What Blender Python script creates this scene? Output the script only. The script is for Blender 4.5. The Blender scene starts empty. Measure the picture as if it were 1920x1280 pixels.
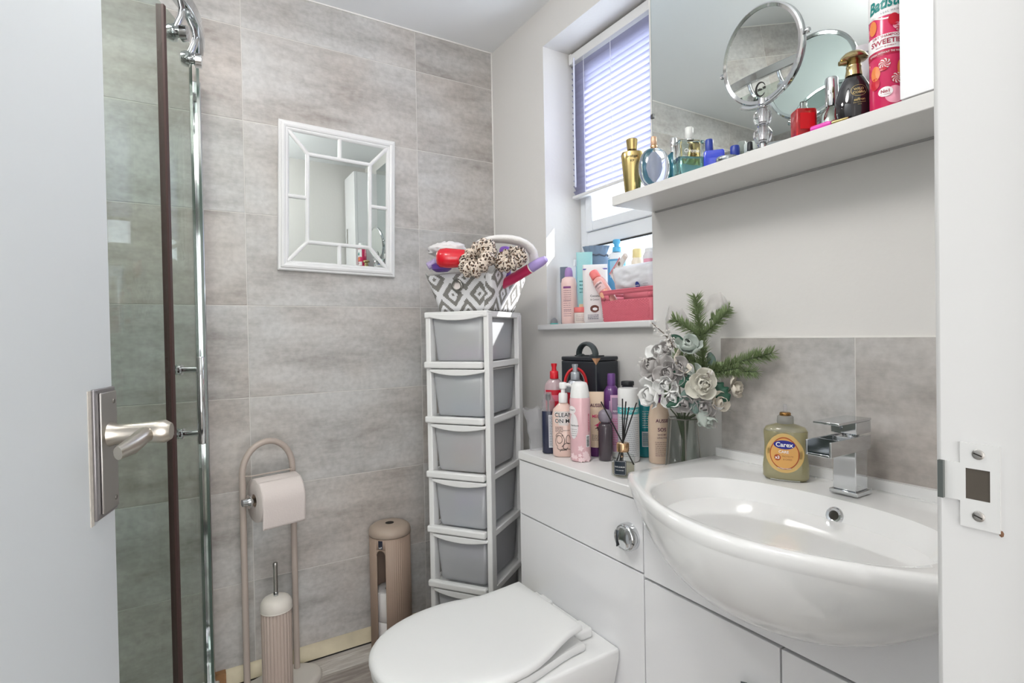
import bpy, bmesh, math, random
from math import sin, cos, pi, atan2, radians, sqrt, hypot
from mathutils import Vector, Matrix, noise
random.seed(7)
S = bpy.context.scene
COL = S.collection

# ------------------------------------------------------------------ camera
YAW, PITCH, ROLL = radians(31.59676), radians(-0.69768), radians(-1.04592)
fw = Vector((sin(YAW)*cos(PITCH), cos(YAW)*cos(PITCH), sin(PITCH)))
r0 = Vector((cos(YAW), -sin(YAW), 0)); u0 = r0.cross(fw)
rt = cos(ROLL)*r0 + sin(ROLL)*u0; up = -sin(ROLL)*r0 + cos(ROLL)*u0
cam = bpy.data.objects.new('camera', bpy.data.cameras.new('camera')); COL.objects.link(cam)
cam.data.sensor_width = 36; cam.data.lens = 36*1024.2/1920; cam.data.clip_start = .01
m = Matrix((rt, up, -fw)).transposed().to_4x4(); m.translation = (0, 0, 1.10)
cam.matrix_world = m
S.camera = cam

# ------------------------------------------------------------------ world, sun, exposure
W = bpy.data.worlds.new('sky'); S.world = W; W.use_nodes = True
bg = W.node_tree.nodes['Background']; bg.inputs[0].default_value = (.80, .89, 1, 1); bg.inputs[1].default_value = 1.35
sun = bpy.data.objects.new('sun', bpy.data.lights.new('sun', 'SUN')); COL.objects.link(sun)
sun.data.energy = 5; sun.data.angle = radians(.6); sun.data.color = (1, .96, .9)
sun.rotation_euler = Vector((-.36, .28, -.40)).to_track_quat('-Z', 'Y').to_euler()
def area(name, loc, rot, sx, sy, e, c=(1, 1, 1)):
    L = bpy.data.lights.new(name, 'AREA'); L.shape = 'RECTANGLE'; L.size = sx; L.size_y = sy; L.energy = e; L.color = c
    o = bpy.data.objects.new(name, L); COL.objects.link(o); o.location = loc; o.rotation_euler = rot; return o
area('hall_fill', (-.15, -1.5, 1.05), (radians(90), 0, 0), 1.1, 1.9, 16, (.99, .99, 1))  # added fill behind the camera, lifts the lower room; no known source
area('hall_side_fill', (-.36, -.52, 1.15), (radians(90), 0, radians(-38)), .55, 1.7, 1.6, (.97, .98, 1))  # unseen fill added beside the doorway to reach the vanity front
area('shower_side_fill', (-.40, 1.40, 2.22), (0, radians(-8), 0), .30, .30, 3.8, (1, .98, .95))  # fill added on the shower side for the vanity and cistern fronts
pl = bpy.data.objects.new('bathroom_lamp_light', bpy.data.lights.new('bathroom_lamp_light', 'POINT')); COL.objects.link(pl)
pl.location = (.12, .62, 2.06); pl.data.energy = 7.4; pl.data.shadow_soft_size = .13; pl.data.color = (1, .98, .95)
area('window_daylight', (1.42, 1.34, 1.65), (0, radians(90), 0), .95, .48, 3.5, (.9, .95, 1))
S.view_settings.view_transform = 'Standard'; S.view_settings.look = 'None'
S.view_settings.gamma = 1; S.view_settings.use_curve_mapping = False; S.view_settings.exposure = 1.03
S.cycles.transparent_max_bounces = 32; S.cycles.glossy_bounces = 10; S.cycles.max_bounces = 14

# ------------------------------------------------------------------ materials
def lin(c):
    if isinstance(c, str):
        c = [int(c[i:i+2], 16)/255 for i in (0, 2, 4)]
    return tuple((v/12.92 if v <= .04045 else ((v+.055)/1.055)**2.4) for v in c) + (1,)
MATS = {}
def mat(n, c='cccccc', rough=.5, metal=0, trans=0, ior=1.45, emit=0, coat=0, bump=0, bscale=60, var=0, vscale=8, sss=0):
    if n in MATS: return MATS[n]
    M = bpy.data.materials.new(n); M.use_nodes = True; nt = M.node_tree; b = nt.nodes['Principled BSDF']
    b.inputs['Base Color'].default_value = lin(c); b.inputs['Roughness'].default_value = rough
    b.inputs['Metallic'].default_value = metal; b.inputs['Transmission Weight'].default_value = trans
    b.inputs['IOR'].default_value = ior; b.inputs['Coat Weight'].default_value = coat
    if emit: b.inputs['Emission Color'].default_value = lin(c); b.inputs['Emission Strength'].default_value = emit
    if bump or var:
        tc = nt.nodes.new('ShaderNodeTexCoord')
    if bump:
        nz = nt.nodes.new('ShaderNodeTexNoise'); nz.inputs['Scale'].default_value = bscale; nz.inputs['Detail'].default_value = 4
        bp = nt.nodes.new('ShaderNodeBump'); bp.inputs['Strength'].default_value = bump; bp.inputs['Distance'].default_value = .004
        nt.links.new(tc.outputs['Object'], nz.inputs['Vector']); nt.links.new(nz.outputs[0], bp.inputs['Height'])
        nt.links.new(bp.outputs[0], b.inputs['Normal'])
    if var:
        nz = nt.nodes.new('ShaderNodeTexNoise'); nz.inputs['Scale'].default_value = vscale; nz.inputs['Detail'].default_value = 6
        mx = nt.nodes.new('ShaderNodeMix'); mx.data_type = 'RGBA'
        a = lin(c); mx.inputs[6].default_value = tuple(v*(1-var) for v in a[:3])+(1,); mx.inputs[7].default_value = tuple(min(1, v*(1+var)) for v in a[:3])+(1,)
        nt.links.new(tc.outputs['Object'], nz.inputs['Vector']); nt.links.new(nz.outputs[0], mx.inputs[0])
        nt.links.new(mx.outputs[2], b.inputs['Base Color'])
    MATS[n] = M; return M
def nodes(n):
    M = bpy.data.materials.new(n); M.use_nodes = True; MATS[n] = M
    return M, M.node_tree, M.node_tree.nodes['Principled BSDF']
def ramp(nt, stops, interp='LINEAR'):
    r = nt.nodes.new('ShaderNodeValToRGB'); r.color_ramp.interpolation = interp
    e = r.color_ramp.elements
    while len(e) < len(stops): e.new(.5)
    for el, (p, c) in zip(e, stops): el.position = p; el.color = lin(c)
    return r
def math_(nt, op, a, b=None):
    n = nt.nodes.new('ShaderNodeMath'); n.operation = op
    for i, v in enumerate((a, b)):
        if v is None: continue
        if isinstance(v, (int, float)): n.inputs[i].default_value = v
        else: nt.links.new(v, n.inputs[i])
    return n.outputs[0]
def tile_mat():
    M, nt, b = nodes('concrete_tile'); L = nt.links
    tc = nt.nodes.new('ShaderNodeTexCoord'); oi = nt.nodes.new('ShaderNodeObjectInfo')
    ad = nt.nodes.new('ShaderNodeVectorMath'); ad.operation = 'ADD'
    sc = nt.nodes.new('ShaderNodeVectorMath'); sc.operation = 'SCALE'; sc.inputs[0].default_value = (37, 21, 53)
    L.new(oi.outputs['Random'], sc.inputs['Scale']); L.new(tc.outputs['Object'], ad.inputs[0]); L.new(sc.outputs[0], ad.inputs[1])
    mp = nt.nodes.new('ShaderNodeMapping'); mp.inputs['Scale'].default_value = (1.5, 1.5, 5.5); L.new(ad.outputs[0], mp.inputs[0])
    n1 = nt.nodes.new('ShaderNodeTexNoise'); n1.inputs['Scale'].default_value = 1.7; n1.inputs['Detail'].default_value = 9; n1.inputs['Roughness'].default_value = .68
    L.new(mp.outputs[0], n1.inputs['Vector'])
    n2 = nt.nodes.new('ShaderNodeTexNoise'); n2.inputs['Scale'].default_value = 60; n2.inputs['Detail'].default_value = 5; L.new(ad.outputs[0], n2.inputs['Vector'])
    n3 = nt.nodes.new('ShaderNodeTexNoise'); n3.inputs['Scale'].default_value = 2.2; n3.inputs['Detail'].default_value = 3; L.new(ad.outputs[0], n3.inputs['Vector'])
    r1 = ramp(nt, [(.30, 'a19b97'), (.42, 'b9b5b2'), (.55, 'cac7c5'), (.75, 'd3d1d0')]); L.new(n1.outputs[0], r1.inputs[0])
    r2 = ramp(nt, [(.3, 'c9c9c9'), (.65, 'ffffff')]); L.new(n2.outputs[0], r2.inputs[0])
    r3 = ramp(nt, [(.35, 'f4efea'), (.6, 'f6f8f8')]); L.new(n3.outputs[0], r3.inputs[0])
    m1 = nt.nodes.new('ShaderNodeMix'); m1.data_type = 'RGBA'; m1.blend_type = 'MULTIPLY'; m1.inputs[0].default_value = .4
    L.new(r1.outputs[0], m1.inputs[6]); L.new(r2.outputs[0], m1.inputs[7])
    m2 = nt.nodes.new('ShaderNodeMix'); m2.data_type = 'RGBA'; m2.blend_type = 'MULTIPLY'; m2.inputs[0].default_value = 1
    L.new(m1.outputs[2], m2.inputs[6]); L.new(r3.outputs[0], m2.inputs[7])
    L.new(m2.outputs[2], b.inputs['Base Color']); b.inputs['Roughness'].default_value = .55
    return M
TILE = tile_mat()
def wood_mat():
    M, nt, b = nodes('vinyl_plank'); L = nt.links
    tc = nt.nodes.new('ShaderNodeTexCoord'); oi = nt.nodes.new('ShaderNodeObjectInfo')
    ad = nt.nodes.new('ShaderNodeVectorMath'); ad.operation = 'ADD'
    sc = nt.nodes.new('ShaderNodeVectorMath'); sc.operation = 'SCALE'; sc.inputs[0].default_value = (11, 29, 3)
    L.new(oi.outputs['Random'], sc.inputs['Scale']); L.new(tc.outputs['Object'], ad.inputs[0]); L.new(sc.outputs[0], ad.inputs[1])
    mp = nt.nodes.new('ShaderNodeMapping'); mp.inputs['Scale'].default_value = (3, 34, 3); L.new(ad.outputs[0], mp.inputs[0])
    n1 = nt.nodes.new('ShaderNodeTexNoise'); n1.inputs['Scale'].default_value = 2.2; n1.inputs['Detail'].default_value = 8; n1.inputs['Roughness'].default_value = .7
    L.new(mp.outputs[0], n1.inputs['Vector'])
    v = math_(nt, 'ADD', n1.outputs[0], math_(nt, 'MULTIPLY', math_(nt, 'SUBTRACT', oi.outputs['Random'], .5), .35))
    r1 = ramp(nt, [(.25, '8d847e'), (.45, 'b3aaa3'), (.6, 'd0cbc5'), (.8, 'eeecea')]); L.new(v, r1.inputs[0])
    L.new(r1.outputs[0], b.inputs['Base Color']); b.inputs['Roughness'].default_value = .5
    return M
WOOD = wood_mat()
def thin_glass(n, tint, fres=1.45, rough=0.0, frost=0.0, fmax=.6):
    """a sheet of clear or frosted glass: tinted see-through with a Fresnel reflection"""
    M, nt, b = nodes(n); L = nt.links; nt.nodes.remove(b)
    out = nt.nodes['Material Output']
    tr = nt.nodes.new('ShaderNodeBsdfTransparent'); tr.inputs[0].default_value = lin(tint)
    gl = nt.nodes.new('ShaderNodeBsdfGlossy'); gl.inputs['Roughness'].default_value = rough
    lw = nt.nodes.new('ShaderNodeLayerWeight'); lw.inputs[0].default_value = .5     # Schlick, the same from both sides of the sheet
    f0 = ((fres-1)/(fres+1))**2
    mx = nt.nodes.new('ShaderNodeMixShader'); L.new(math_(nt, 'ADD', math_(nt, 'MULTIPLY', math_(nt, 'POWER', lw.outputs['Facing'], 5), fmax), f0), mx.inputs[0])
    base = tr.outputs[0]
    if frost:
        tl = nt.nodes.new('ShaderNodeBsdfTranslucent'); tl.inputs[0].default_value = lin(tint)
        df = nt.nodes.new('ShaderNodeBsdfDiffuse'); df.inputs[0].default_value = lin(tint)
        td = nt.nodes.new('ShaderNodeMixShader'); td.inputs[0].default_value = .5; L.new(tl.outputs[0], td.inputs[1]); L.new(df.outputs[0], td.inputs[2])
        m2 = nt.nodes.new('ShaderNodeMixShader'); m2.inputs[0].default_value = frost
        L.new(base, m2.inputs[1]); L.new(td.outputs[0], m2.inputs[2]); base = m2.outputs[0]
    L.new(base, mx.inputs[1]); L.new(gl.outputs[0], mx.inputs[2]); L.new(mx.outputs[0], out.inputs[0])
    return M
def frosted(n, tint, refr=.5, rough=.35):
    M, nt, b = nodes(n); L = nt.links; nt.nodes.remove(b); out = nt.nodes['Material Output']
    rf = nt.nodes.new('ShaderNodeBsdfRefraction'); rf.inputs['Color'].default_value = lin(tint); rf.inputs['Roughness'].default_value = rough; rf.inputs['IOR'].default_value = 1.12
    tl = nt.nodes.new('ShaderNodeBsdfTranslucent'); tl.inputs[0].default_value = lin(tint)
    df = nt.nodes.new('ShaderNodeBsdfDiffuse'); df.inputs[0].default_value = lin(tint)
    gl = nt.nodes.new('ShaderNodeBsdfGlossy'); gl.inputs['Roughness'].default_value = .3
    a = nt.nodes.new('ShaderNodeMixShader'); a.inputs[0].default_value = .5; L.new(tl.outputs[0], a.inputs[1]); L.new(df.outputs[0], a.inputs[2])
    c = nt.nodes.new('ShaderNodeMixShader'); c.inputs[0].default_value = refr; L.new(a.outputs[0], c.inputs[1]); L.new(rf.outputs[0], c.inputs[2])
    d = nt.nodes.new('ShaderNodeMixShader'); d.inputs[0].default_value = .06; L.new(c.outputs[0], d.inputs[1]); L.new(gl.outputs[0], d.inputs[2])
    L.new(d.outputs[0], out.inputs[0]); return M
def leopard():
    M, nt, b = nodes('leopard_satin'); L = nt.links
    tc = nt.nodes.new('ShaderNodeTexCoord'); nz = nt.nodes.new('ShaderNodeTexNoise'); nz.inputs['Scale'].default_value = 70
    vm = nt.nodes.new('ShaderNodeVectorMath'); vm.operation = 'SCALE'; vm.inputs['Scale'].default_value = .012; L.new(nz.outputs['Color'], vm.inputs[0])
    ad = nt.nodes.new('ShaderNodeVectorMath'); L.new(tc.outputs['Object'], ad.inputs[0]); L.new(vm.outputs[0], ad.inputs[1]); L.new(tc.outputs['Object'], nz.inputs[0])
    vo = nt.nodes.new('ShaderNodeTexVoronoi'); vo.inputs['Scale'].default_value = 125; L.new(ad.outputs[0], vo.inputs['Vector'])
    r = ramp(nt, [(0, '8a6448'), (.24, '2a1d18'), (.47, 'e3d5c6')], 'CONSTANT'); L.new(vo.outputs['Distance'], r.inputs[0])
    L.new(r.outputs[0], b.inputs['Base Color']); b.inputs['Roughness'].default_value = .45; return M
def knit_diamond():
    """woven grey and white stepped diamonds, from the UVs of the basket wall (metres)"""
    M, nt, b = nodes('diamond_weave'); L = nt.links
    uv = nt.nodes.new('ShaderNodeUVMap'); sp = nt.nodes.new('ShaderNodeSeparateXYZ'); L.new(uv.outputs[0], sp.inputs[0])
    st = .0042
    u = math_(nt, 'SNAP', sp.outputs[0], st); v = math_(nt, 'SNAP', sp.outputs[1], st)
    up_, vp_ = math_(nt, 'DIVIDE', u, .100), math_(nt, 'DIVIDE', v, .104)
    a = math_(nt, 'ABSOLUTE', math_(nt, 'SUBTRACT', math_(nt, 'FRACT', math_(nt, 'ADD', math_(nt, 'ADD', up_, vp_), 20)), .5))
    c = math_(nt, 'ABSOLUTE', math_(nt, 'SUBTRACT', math_(nt, 'FRACT', math_(nt, 'ADD', math_(nt, 'SUBTRACT', up_, vp_), 20)), .5))
    d = math_(nt, 'MAXIMUM', a, c)
    r = ramp(nt, [(0, '85837f'), (.07, 'e6e6e8'), (.20, '85837f'), (.38, 'e6e6e8')], 'CONSTANT'); L.new(d, r.inputs[0])
    L.new(r.outputs[0], b.inputs['Base Color']); b.inputs['Roughness'].default_value = .9; return M

PAINT = mat('wall_paint', 'dcdad7', .75, bump=.10, bscale=90)
CEILP = mat('ceiling_paint', 'f0f2f4', .8, bump=.05, bscale=80)
GLOSSW = mat('white_gloss_paint', 'dfdfdf', .3)
DOORP = mat('door_paint', 'd3d8db', .45); JAMBP = mat('jamb_paint', 'cdcdcc', .35)
GROUT = mat('grout', 'd2cfcb', .9)
GLOSSCAB = mat('cabinet_white', 'f0f0f2', .16, coat=.3)
CERAMIC = mat('ceramic', 'efefee', .08, coat=.5)
PLASTW = mat('plastic_white', 'e6e6e5', .35)
UPVC = mat('upvc', 'e8ecf0', .3)
CHROME = mat('chrome', 'd4d6d8', .07, 1)
STEEL = mat('brushed_steel', 'b4b1ad', .32, 1)
NICKEL = mat('satin_nickel', 'c2bcb2', .3, 1)
MIRROR = mat('mirror_silver', 'e3e9e7', .01, 1)
BLACKP = mat('black_plastic', '23262a', .4)
DARK = mat('dark_gap', '26221f', .8)
SEAL = mat('brown_seal', '4a3634', .5)
TAUPE = mat('taupe_metal', 'b5a89f', .42)
TAUPEP = mat('taupe_plastic', 'b0a096', .45)
LGREY = mat('stone_plastic', 'd3cdc5', .4)
PAPER = mat('toilet_paper', 'e9e5e3', .9, bump=.25, bscale=220)
PAPERT = mat('toilet_paper_taupe', 'd9cfcb', .9, bump=.25, bscale=220)
GLASSG = thin_glass('shower_glass', 'edf2ef', 1.4, fmax=.25)
GLASSE = mat('glass_edge', '41524a', .15)
PANE = thin_glass('window_pane', 'fafcff', 1.4)
FROST = thin_glass('frosted_pane', 'f4f8fb', 1.4, .2, .8)
FROSTP = frosted('frosted_plastic', 'f7f8fa', .42, .2)
CLEARP = thin_glass('clear_plastic', 'f4f4f6', 1.4, .05, .25)
TULLE = thin_glass('tulle', 'eeeceb', 1.1, .5, .5)
GLASS = mat('clear_glass', 'f6faf9', .02, trans=1, ior=1.45)
VASEG = thin_glass('vase_glass', 'f5f7f6', 1.5, .02)
LEO = leopard(); KNIT = knit_diamond()
INK = mat('ink_black', '1e1c1d', .6); INKW = mat('ink_white', 'f4f4f4', .6)
GOLD = mat('gold', 'c9b37a', .2, 1); ROSEG = mat('rose_gold', 'd9b18a', .18, 1)

# ------------------------------------------------------------------ mesh helpers
class MB:
    def __init__(s): s.v = []; s.f = []; s.uv = {}
    def add(s, vs, fs):
        o = len(s.v); s.v += [tuple(p) for p in vs]; s.f += [tuple(i+o for i in f) for f in fs]; return s
    def box(s, c, d, rz=0, M=None):
        x, y, z = d[0]/2, d[1]/2, d[2]/2
        vs = [Vector((a*x, b*y, e*z)) for a in (-1, 1) for b in (-1, 1) for e in (-1, 1)]
        R = M or Matrix.Rotation(rz, 3, 'Z')
        return s.add([R @ p + Vector(c) for p in vs], [(0, 1, 3, 2), (4, 6, 7, 5), (0, 4, 5, 1), (2, 3, 7, 6), (0, 2, 6, 4), (1, 5, 7, 3)])
    def bx(s, x0, x1, y0, y1, z0, z1):
        return s.box(((x0+x1)/2, (y0+y1)/2, (z0+z1)/2), (x1-x0, y1-y0, z1-z0))
    def loft(s, rings, cap=True, closed=False):
        n = len(rings[0]); o = len(s.v); vs = [p for r in rings for p in r]; fs = []
        k = len(rings)
        for i in range(k if closed else k-1):
            for j in range(n):
                a, b = i*n, ((i+1) % k)*n; fs.append((a+j, a+(j+1) % n, b+(j+1) % n, b+j))
        if cap and not closed: fs += [tuple(range(n-1, -1, -1)), tuple((k-1)*n+j for j in range(n))]
        return s.add(vs, fs)
    def lathe(s, prof, n=28, sx=1, sy=1, e=2, c=(0, 0, 0), cap=True, M=None):
        rings = []
        for r, z in prof:
            ring = []
            for j in range(n):
                a = 2*pi*(j+.5)/n; ca, sa = cos(a), sin(a)
                if e != 2: ca = math.copysign(abs(ca)**(2/e), ca); sa = math.copysign(abs(sa)**(2/e), sa)
                p = Vector((r*ca*sx, r*sa*sy, z))
                if M: p = M @ p
                ring.append(p+Vector(c))
            rings.append(ring)
        return s.loft(rings, cap)
    def tube(s, pts, r, n=10, closed=False, flat=None):
        P = [Vector(p) for p in pts]; k = len(P); rings = []; pn = None
        for i in range(k):
            t = (P[(i+1) % k]-P[i-1]) if closed else (P[min(i+1, k-1)]-P[max(i-1, 0)])
            t.normalize()
            if pn is None:
                pn = t.orthogonal().normalized() if flat is None else (Vector(flat)-t*t.dot(Vector(flat))).normalized()
            else: pn = (pn-t*pn.dot(t)).normalized()
            b = t.cross(pn); rr = r[i] if isinstance(r, list) else r
            ra, rb = rr if isinstance(rr, tuple) else (rr, rr)
            rings.append([P[i]+pn*ra*cos(2*pi*j/n)+b*rb*sin(2*pi*j/n) for j in range(n)])
        return s.loft(rings, True, closed)
    def prism(s, out, z0, z1, f=None):
        n = len(out); f = f or (lambda x, y, z: (x, y, z))
        vs = [f(x, y, z0) for x, y in out]+[f(x, y, z1) for x, y in out]
        return s.add(vs, [tuple(range(n-1, -1, -1)), tuple(range(n, 2*n))]+[(i, (i+1) % n, n+(i+1) % n, n+i) for i in range(n)])
    def grid(s, fn, nu, nv, wrapu=False, uvf=None):
        o = len(s.v); vs = []
        cu = nu if wrapu else nu+1
        for j in range(nv+1):
            for i in range(cu): vs.append(tuple(fn(i/nu, j/nv)))
        fs = []
        for j in range(nv):
            for i in range(nu):
                a = j*cu+i; b = j*cu+(i+1) % cu; fs.append((a, b, b+cu, a+cu))
                if uvf: s.uv[len(s.f)+len(fs)-1] = [uvf(i/nu, j/nv), uvf((i+1)/nu, j/nv), uvf((i+1)/nu, (j+1)/nv), uvf(i/nu, (j+1)/nv)]
        return s.add(vs, fs)
    def mesh(s, name, m, ang=40):
        me = bpy.data.meshes.new(name); me.from_pydata(s.v, [], s.f)
        if s.uv:
            ul = me.uv_layers.new(name='UVMap')
            for fi, us in s.uv.items():
                for li, uvc in zip(me.polygons[fi].loop_indices, us): ul.data[li].uv = uvc
        bm = bmesh.new(); bm.from_mesh(me); bmesh.ops.recalc_face_normals(bm, faces=bm.faces); bm.to_mesh(me); bm.free()
        me.materials.append(m)
        if ang:
            me.shade_smooth(); me.set_sharp_from_angle(angle=radians(ang))
        return me
def part(name, mb, m, parent=None, bev=0, ang=40, solid=0, sub=0):
    o = bpy.data.objects.new(name, mb.mesh(name, m, ang) if isinstance(mb, MB) else mb); COL.objects.link(o)
    if parent: o.parent = parent
    if solid:
        q = o.modifiers.new('solid', 'SOLIDIFY'); q.thickness = solid; q.offset = 0
    if sub:
        q = o.modifiers.new('sub', 'SUBSURF'); q.levels = q.render_levels = sub
    if bev:
        q = o.modifiers.new('bevel', 'BEVEL'); q.width = bev; q.segments = 2; q.limit_method = 'ANGLE'
    return o
def tag(o, label=None, cat=None, group=None, kind=None):
    if label: o['label'] = label
    if cat: o['category'] = cat
    if group: o['group'] = group
    if kind: o['kind'] = kind
    return o
def thing(name, label, cat, loc, rot=0, group=None):
    o = bpy.data.objects.new(name, None); COL.objects.link(o); o.location = loc; o.empty_display_size = .02
    o.rotation_euler = (0, 0, rot) if not isinstance(rot, tuple) else rot
    return tag(o, label, cat, group)
def struct(name, mb, m, bev=0, ang=40):
    return tag(part(name, mb, m, None, bev, ang), kind='structure')
def face(x, y, d=0): return atan2(-y, -x)+radians(d)
# lettering: built from the built-in font as real geometry, bent onto the surface it is printed on
_tc = {}
def glyphs(s, bold=0, shear=0, spacing=1):
    k = (s, bold, shear, spacing)
    if k not in _tc:
        cu = bpy.data.curves.new('t', 'FONT'); cu.body = s; cu.size = 1; cu.offset = bold; cu.shear = shear; cu.space_character = spacing; cu.resolution_u = 3
        cu.align_x = 'CENTER'; cu.align_y = 'CENTER'
        ob = bpy.data.objects.new('t', cu); me = bpy.data.meshes.new_from_object(ob)
        _tc[k] = ([tuple(v.co) for v in me.vertices], [tuple(p.vertices) for p in me.polygons])
        bpy.data.objects.remove(ob); bpy.data.curves.remove(cu); bpy.data.meshes.remove(me)
    return _tc[k]
def wrap(r, z, a0=0, sx=1, sy=1, off=.0007, tz=0):
    """map label metres (u right, v up) onto a cylinder about local Z whose front is +X"""
    def f(u, v):
        zz = z+v; rr = (r(zz) if callable(r) else r)+off; a = a0+u/rr
        return (rr*cos(a)*sx, rr*sin(a)*sy, zz)
    return f
def flat(x, y=0, z=0, tilt=0):
    c, s_ = cos(tilt), sin(tilt)
    return lambda u, v: (x, y+u*c-v*s_, z+u*s_+v*c)
def text(parent, s, size, f, m=INK, bold=0, shear=0, w=None, spacing=1, name='lettering'):
    vs, fs = glyphs(s, bold, shear, spacing); k = size
    sx = size
    if w:
        xs = [v[0] for v in vs]; sx = w/max(1e-6, max(xs)-min(xs))
    b = MB().add([f(v[0]*sx, v[1]*k) for v in vs], fs)
    return part(name, b, m, parent, ang=0)
def patch(parent, u0, u1, v0, v1, f, m, nu=12, nv=3, name='label_panel', shape=None):
    b = MB()
    if shape == 'oval':
        cu, cv, ru, rv = (u0+u1)/2, (v0+v1)/2, (u1-u0)/2, (v1-v0)/2
        n = 24; vs = [f(cu, cv)]+[f(cu+ru*k/2*cos(2*pi*i/n), cv+rv*k/2*sin(2*pi*i/n)) for k in (1, 2) for i in range(n)]
        fs = [(0, 1+i, 1+(i+1) % n) for i in range(n)]+[(1+i, 1+n+i, 1+n+(i+1) % n, 1+(i+1) % n) for i in range(n)]
        b.add(vs, fs)
    else:
        b.grid(lambda a, c: f(u0+(u1-u0)*a, v0+(v1-v0)*c), nu, nv)
    return part(name, b, m, parent, ang=60)
def lines(parent, u0, u1, v0, v1, n, f, m=INK, h=.0012, seed=1, name='small_print'):
    """rows of small print too fine to read: thin broken strokes"""
    rg = random.Random(seed); b = MB()
    for i in range(n):
        v = v1+(v0-v1)*(i+.5)/n; u = u0
        while u < u1:
            w = rg.uniform(.0025, .007); w = min(w, u1-u)
            b.grid(lambda a, c: f(u+w*a, v+h*(c-.5)), 2, 1); u += w+.0013
    return part(name, b, m, parent, ang=0)
def prof_r(prof):
    def r(z):
        for (ra, za), (rb, zb) in zip(prof, prof[1:]):
            if za <= z <= zb and zb > za: return ra+(rb-ra)*(z-za)/(zb-za)
        return prof[-1][0] if z > prof[-1][1] else prof[0][0]
    return r
def rrect(x0, x1, y0, y1, r, n=5):
    out = []
    for cx, cy, a in ((x1-r, y1-r, 0), (x0+r, y1-r, 90), (x0+r, y0+r, 180), (x1-r, y0+r, 270)):
        for i in range(n+1):
            t = radians(a+90*i/n); out.append((cx+r*cos(t), cy+r*sin(t)))
    return out
def sm(a, b, x): t = max(0, min(1, (x-a)/(b-a))); return t*t*(3-2*t)
# ------------------------------------------------------------------ room shell
D, XR, H, XL, YF = 1.9655, 1.1366, 2.2636, -.82, .17
fl = struct('floor', MB().bx(XL-.1, XR+.1, -1.7, D+.1, -.06, -.004), DARK)
part('hall_carpet', MB().bx(-1.0, XR+.02, -1.6, .068, -.004, 0), mat('carpet', 'a39b92', .95, var=.2, vscale=200), fl)
pw, pl = .125, .9
for i in range(13):
    y1 = D-.004-i*pw; y0 = max(y1-pw+.0012, .07)
    if y1 < .09: break
    x = XL+.002-((i*.37) % 1)*pl
    while x < XR-.01:
        a, b_ = max(x, XL+.002), min(x+pl-.0012, XR-.002)
        if b_-a > .02: part('plank', MB().bx(a, b_, y0, y1, -.005, 0), WOOD, fl)
        x += pl
struct('ceiling', MB().bx(XL-.1, XR+.1, -1.7, D+.1, H, H+.06), CEILP)
TT = .008
wb = struct('wall_back', MB().bx(XL-.1, XR+.3, D+TT, D+.12, -.06, H), GROUT)
part('grout', MB().bx(XL, XR, D+.0012, D+TT, 0, H), GROUT, wb)
xs = [XL+.012, -.3994, .2006, .8006, XR-.002]
zs = [.001, .011, .311, .611, .911, 1.211, 1.511, 1.811, 2.111, H-.002]
for xa, xb in zip(xs, xs[1:]):
    for za, zb in zip(zs, zs[1:]):
        if zb-za < .03: continue
        part('tile', MB().bx(xa+.0013, xb-.0013, D, D+TT-.001, za+.0013, zb-.0013), TILE, wb, bev=.0008)
part('corner_sealant', MB().bx(XR-.006, XR-.001, D-.003, D+.001, 0, H), mat('sealant', 'e8e6e2', .5), wb)
part('ceiling_sealant', MB().bx(XL, XR-.004, D-.003, D+.001, H-.005, H-.0005), MATS['sealant'], wb)
wl = struct('wall_left', MB().bx(XL-.12, XL-TT, .07, D+.1, -.06, H), GROUT)
part('grout', MB().bx(XL-TT, XL-.0012, YF, D, 0, H), GROUT, wl)
ys = [D-.6*k-.002 for k in range(4)]
for yb, ya in zip(ys, ys[1:]):
    for za, zb in zip(zs[1:], zs[2:]):
        part('tile', MB().bx(XL-TT+.001, XL, max(ya, YF)+.0013, yb-.0013, za+.0013, zb-.0013), TILE, wl, bev=.0008)
# right wall with the window opening
WY0, WY1, WZ0, WZ1, XO = 1.092, 1.602, 1.118, 2.125, 1.345
wr = MB()
wr.bx(XR, XO+.02, .07, WY0, -.06, H).bx(XR, XO+.02, WY1, D+TT, -.06, H).bx(XR, XO+.02, WY0, WY1, -.06, WZ0).bx(XR, XO+.02, WY0, WY1, WZ1, H)
wr = struct('wall_right', wr, PAINT)
for ya, yb in ((.557, .866), (.248, .557)):
    part('tile', MB().bx(XR-.009, XR-.0005, ya+.0006, yb-.0006, .80, 1.083), TILE, wr, bev=.0008)
part('grout', MB().bx(XR-.0086, XR-.0004, .555, .559, .80, 1.0825), GROUT, wr)
part('sealant', MB().bx(XR-.009, XR, .17, .866, 1.0825, 1.086), MATS['sealant'], wr)
# front wall with the doorway, and the hall the photographer stands in
wf = MB()
wf.bx(.485, XR+.1, .07, YF, 0, H).bx(XL-.1, -.30, .07, YF, 0, H).bx(-.30, .485, .07, YF, 2.04, H)
struct('wall_front', wf, PAINT)
struct('wall_hall', MB().bx(-1.0, 1.4, -1.72, -1.6, -.06, H).bx(-1.0, XL-.02, -1.6, .07, -.06, H).bx(XR+.02, XR+.14, -1.6, .07, -.06, H), PAINT)
jr = struct('trim_1', MB().bx(.45, .485, .055, YF+.0005, 0, 2.04), JAMBP, bev=.004)
part('door_stop', MB().bx(.437, .45, .055, .098, 0, 2.02), JAMBP, jr, bev=.003)
jl = struct('trim_2', MB().bx(-.30, -.272, .055, YF, 0, 2.04).bx(-.272, .45, .055, YF, 2.012, 2.04), GLOSSW, bev=.003)
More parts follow.
